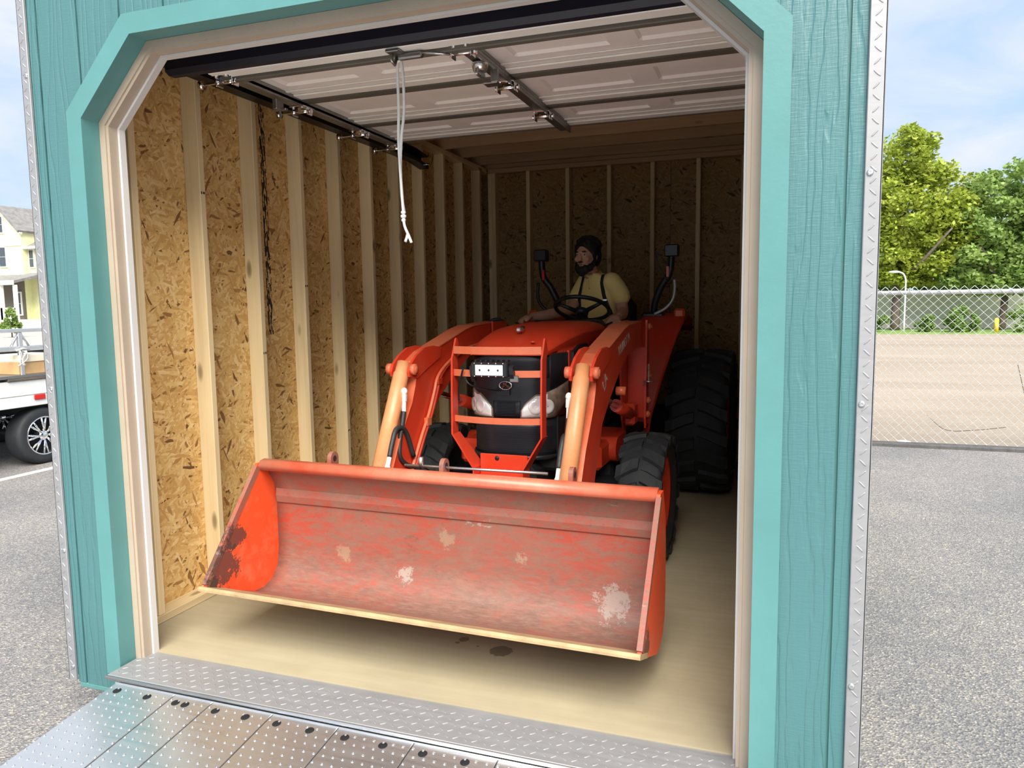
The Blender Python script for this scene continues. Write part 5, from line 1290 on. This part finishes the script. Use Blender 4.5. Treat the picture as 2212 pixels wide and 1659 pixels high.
obj('pole', MB().tube(smooth_path([(0, 0, 0), (0, 0, 2.2), (-0.02, 0, 2.75), (-0.16, 0, 3.02), (-0.38, 0, 3.10)], 4), 0.04, 8), 'white_metal', sl); obj('lamp_head', MB().ell((-0.55, 0, 3.10), (0.28, 0.13, 0.07), 14, 8), 'white_metal', sl)

# ------------------------------------------------------------------ flatbed trailer on the left
TX_ = -6.5
tl = thing('flatbed_trailer', 'white flatbed trailer with side rails and alloy wheels parked on the asphalt', 'trailer', (TX_, 3.95, GZ))
def tb(x0, y0, z0, x1, y1, z1, b=0.006): return MB().bbox((x0 - TX_, y0 - 3.95, z0 - GZ), (x1 - TX_, y1 - 3.95, z1 - GZ), b)
obj('bed_side', tb(-6.56, -0.5, 0.515, -6.5, 9.0, 0.682), 'white_metal', tl)
obj('bed_skirt', tb(-6.55, -0.5, 0.390, -6.505, 9.0, 0.513), 'white_metal', tl)
obj('deck', tb(-8.6, -0.5, 0.60, -6.561, 9.0, 0.66), 'galv', tl)
obj('far_side', tb(-8.66, -0.5, 0.39, -8.601, 9.0, 0.682), 'white_metal', tl)
obj('marker_light', tb(-6.5, 3.83, 0.455, -6.488, 3.965, 0.512), 'red_lens', tl)
for z0, z1, nm in ((1.003, 1.052, 'lower_rail'), (1.205, 1.245, 'top_rail')): obj(nm, tb(-6.56, -0.5, z0, -6.51, 9.0, z1), 'alu', tl)
for y in (1.2, 2.5, 3.72, 5.0, 6.3):
    obj('rail_post', tb(-6.555, y, 0.683, -6.515, y + 0.05, 1.204), 'alu', tl)
    for d in (-1, 1):
        obj('brace', MB().tube([(-0.035, y + 0.025 + d * 0.10 - 3.95, 1.053 - GZ), (-0.035, y + 0.025 + d * 0.01 - 3.95, 1.20 - GZ)], 0.012, 6), 'alu', tl)
obj('tarp_load', tb(-7.25, -0.5, 0.665, -7.2, 9.0, 1.02), 'dark', tl)  # dark upright sheet standing in for the tarp-covered load
obj('axle', MB().cyl((-2.1, 0, 0.32), (-0.05, 0, 0.32), 0.04, 10), 'dark', tl)
obj('frame_rail', tb(-7.2, -0.5, 0.25, -7.05, 9.0, 0.39), 'dark', tl)
for (wx, wy) in ((-0.14, 0.0), (-0.14, 0.86), (-1.96, 0.0), (-1.96, 0.86)):
    R_ = 0.318; b = 0.115; rim = 0.215
    w = obj('wheel', MB().lathe([(-b, rim), (-b, R_ * 0.9), (-b * 0.85, R_ * 0.98), (-b * 0.5, R_), (b * 0.5, R_), (b * 0.85, R_ * 0.98), (b, R_ * 0.9), (b * 1.02, R_ * 0.8), (b, rim)], (0, 0, 0), 0, 44), 'rubber', tl, loc=(wx, wy, R_))
    obj('rim_barrel', MB().lathe([(b * 0.95, rim), (b * 0.98, rim - 0.012), (b * 0.6, rim - 0.02), (-b * 0.2, rim - 0.03), (-b * 0.2, 0)], (0, 0, 0), 0, 40), 'dark', w)
    obj('rim_ring', ring((b * 0.96, 0, 0), rim - 0.004, 0.008, 0, 40, 8), 'chrome', w)
    for k in range(8):
        a = 2 * PI * k / 8
        for da in (-0.13, 0.13):
            p0 = Vector((b * 0.88, 0.05 * math.cos(a), 0.05 * math.sin(a))); p1 = Vector((b * 0.90, (rim - 0.012) * math.cos(a + da), (rim - 0.012) * math.sin(a + da)))
            obj('spoke', MB().tube([p0, p1], [0.010, 0.013], 6), 'chrome', w)
    obj('hub_cap', MB().lathe([(b * 0.98, 0.0), (b * 0.98, 0.03), (b * 0.85, 0.055), (b * 0.7, 0.06)], (0, 0, 0), 0, 20), 'chrome', w)
cbx = thing('cardboard_box', 'brown cardboard box with a cream lid resting on the white trailer edge', 'box', (-6.72, 3.86, 0.683))
obj('box_body', MB().bbox((-0.20, -0.165, 0.062), (0.20, 0.30, 0.195), 0.004), 'cardboard', cbx)
obj('lid', MB().bbox((-0.21, -0.15, 0.1955), (0.21, 0.31, 0.275), 0.004), 'cream_card', cbx)
obj('pallet_board', MB().bbox((-0.24, -0.32, 0.0), (0.24, 0.34, 0.028), 0.004), 'bark', cbx); obj('pallet_board', MB().bbox((-0.24, -0.5, 0.0285), (0.24, 0.30, 0.0615), 0.004), 'galv', cbx)
tw = MB(); rnd = random.Random(5)
for k in range(5):
    a0 = Vector((0, 0.02 * k - 0.04, 0.06)); tw.tube(smooth_path([a0, a0 + Vector((0.03, rnd.uniform(-0.05, 0.05), -0.03)), a0 + Vector((0.04, rnd.uniform(-0.09, 0.02), -0.10)), a0 + Vector((0.05, rnd.uniform(-0.12, 0.0), -0.17))], 4), 0.007, 6)
tw.tube([(0, -0.06, 0.055), (0.02, 0.0, 0.075), (0, 0.09, 0.055)], 0.012, 6)
o = obj('tie_strap', tw, 'white_strip', None, loc=(-6.50, 3.73, 0.955)); o['label'] = 'pale knotted tie strap hanging from the trailer rail above the box'; o['category'] = 'strap'

# ------------------------------------------------------------------ house far on the left
HY = 45.0
hs = thing('house', 'pale yellow two storey house with gables and a covered porch far behind the trailer', 'house', (-61, HY, GZ))
def hb(x0, y0, z0, x1, y1, z1): return MB().box((x0 + 61, y0 - HY, z0 - GZ), (x1 + 61, y1 - HY, z1 - GZ))
obj('main_wall', MB().prism([(-68 + 61, 0), (-59.75 + 61, 0), (-59.75 + 61, 8.3 - GZ), (-61.7 + 61, 10.35 - GZ), (-68 + 61, 10.35 - GZ)], 1, 0.0, 9.0), 'house', hs)
obj('wing_wall', hb(-59.75, HY + 0.6, GZ, -57.78, HY + 7, 6.9), 'house', hs)
rfm = MB(); 
rfm.prism([(-61.75 + 61, 10.52 - GZ), (-59.4 + 61, 8.28 - GZ), (-59.5 + 61, 8.12 - GZ), (-61.75 + 61, 10.28 - GZ)], 1, -0.5, 9.3)
rfm.prism([(-61.75 + 61, 10.52 - GZ), (-64.6 + 61, 7.75 - GZ), (-64.5 + 61, 7.6 - GZ), (-61.75 + 61, 10.28 - GZ)], 1, -0.5, 9.3)
obj('main_roof', rfm, 'shingle', hs)
wg = MB(); wg.prism([(HY + 0.1 - HY, 6.85 - GZ), (HY + 3.6 - HY, 8.6 - GZ), (HY + 7.2 - HY, 6.85 - GZ)], 0, -59.7 + 61, -57.5 + 61); obj('wing_roof', wg, 'shingle', hs)
obj('wing_eave', hb(-59.7, HY - 0.0, 6.75, -57.5, HY + 0.25, 6.95), 'trim_white', hs)
obj('gable_trim', MB().prism([(-61.75 + 61, 10.30 - GZ), (-59.45 + 61, 8.12 - GZ), (-59.55 + 61, 7.95 - GZ), (-61.75 + 61, 10.02 - GZ)], 1, -0.35, -0.05), 'trim_white', hs)
obj('belt_board', hb(-64.0, HY - 0.08, 7.05, -59.75, HY, 7.30), 'trim_white', hs)
pf = MB().prism([(-2.6, 3.75 - GZ), (-2.6, 3.95 - GZ), (0.6, 4.75 - GZ), (0.6, 4.5 - GZ)], 0, -68 + 61, -57.6 + 61); obj('porch_roof', pf, 'shingle', hs)
obj('porch_fascia', hb(-68, HY - 2.66, 3.62, -57.6, HY - 2.60, 3.98), 'trim_white', hs)
for x in (-63.2, -61.0, -59.4, -57.8): obj('porch_post', hb(x - 0.12, HY - 2.5, 0.6, x + 0.12, HY - 2.26, 3.62), 'trim_white', hs)
obj('porch_back', hb(-68, HY - 0.3, 0.5, -59.75, HY - 0.05, 4.5), 'porch_dark', hs)
obj('porch_base', hb(-68, HY - 2.6, GZ, -57.6, HY - 0.31, 0.75), 'pale_wall', hs)
obj('porch_railing', hb(-60.3, HY - 2.5, 0.75, -57.8, HY - 2.44, 1.75), 'trim_white', hs)
for (x0, z0, x1, z1) in ((-62.35, 8.25, -61.75, 9.55), (-62.35, 5.35, -61.65, 6.95), (-59.58, 5.25, -59.15, 6.65), (-63.6, 1.2, -62.6, 3.0), (-60.6, 1.2, -59.9, 3.0)):
    yy = HY if x1 < -59.7 else HY + 0.6
    f = obj('window', hb(x0 - 0.12, yy - 0.10, z0 - 0.12, x1 + 0.12, yy - 0.01, z1 + 0.12) if z0 > 4 else hb(x0 - 0.12, HY - 0.40, z0 - 0.12, x1 + 0.12, HY - 0.31, z1 + 0.12), 'trim_white', hs)
    yo = (yy - 0.13) if z0 > 4 else HY - 0.43
    obj('pane', hb(x0, yo, z0, x1, yo + 0.025, (z0 + z1) / 2 - 0.02), 'glass_dark', f); obj('pane', hb(x0, yo, (z0 + z1) / 2 + 0.03, x1, yo + 0.025, z1), 'glass_dark', f)
tree('shrub', 'small bright green shrub in front of the pale yellow house porch', (-46.4, 33.5, GZ), [(0, 0, 1.55, 0.55, 0.5, 0.9), (0.25, 0, 0.85, 0.45, 0.5, 0.6), (-0.3, 0, 0.8, 0.5, 0.5, 0.7)], ([(0, 0, 0), (0, 0, 1.0)], 0.05), 'green', 520, 0.08, 77, 'shrub')
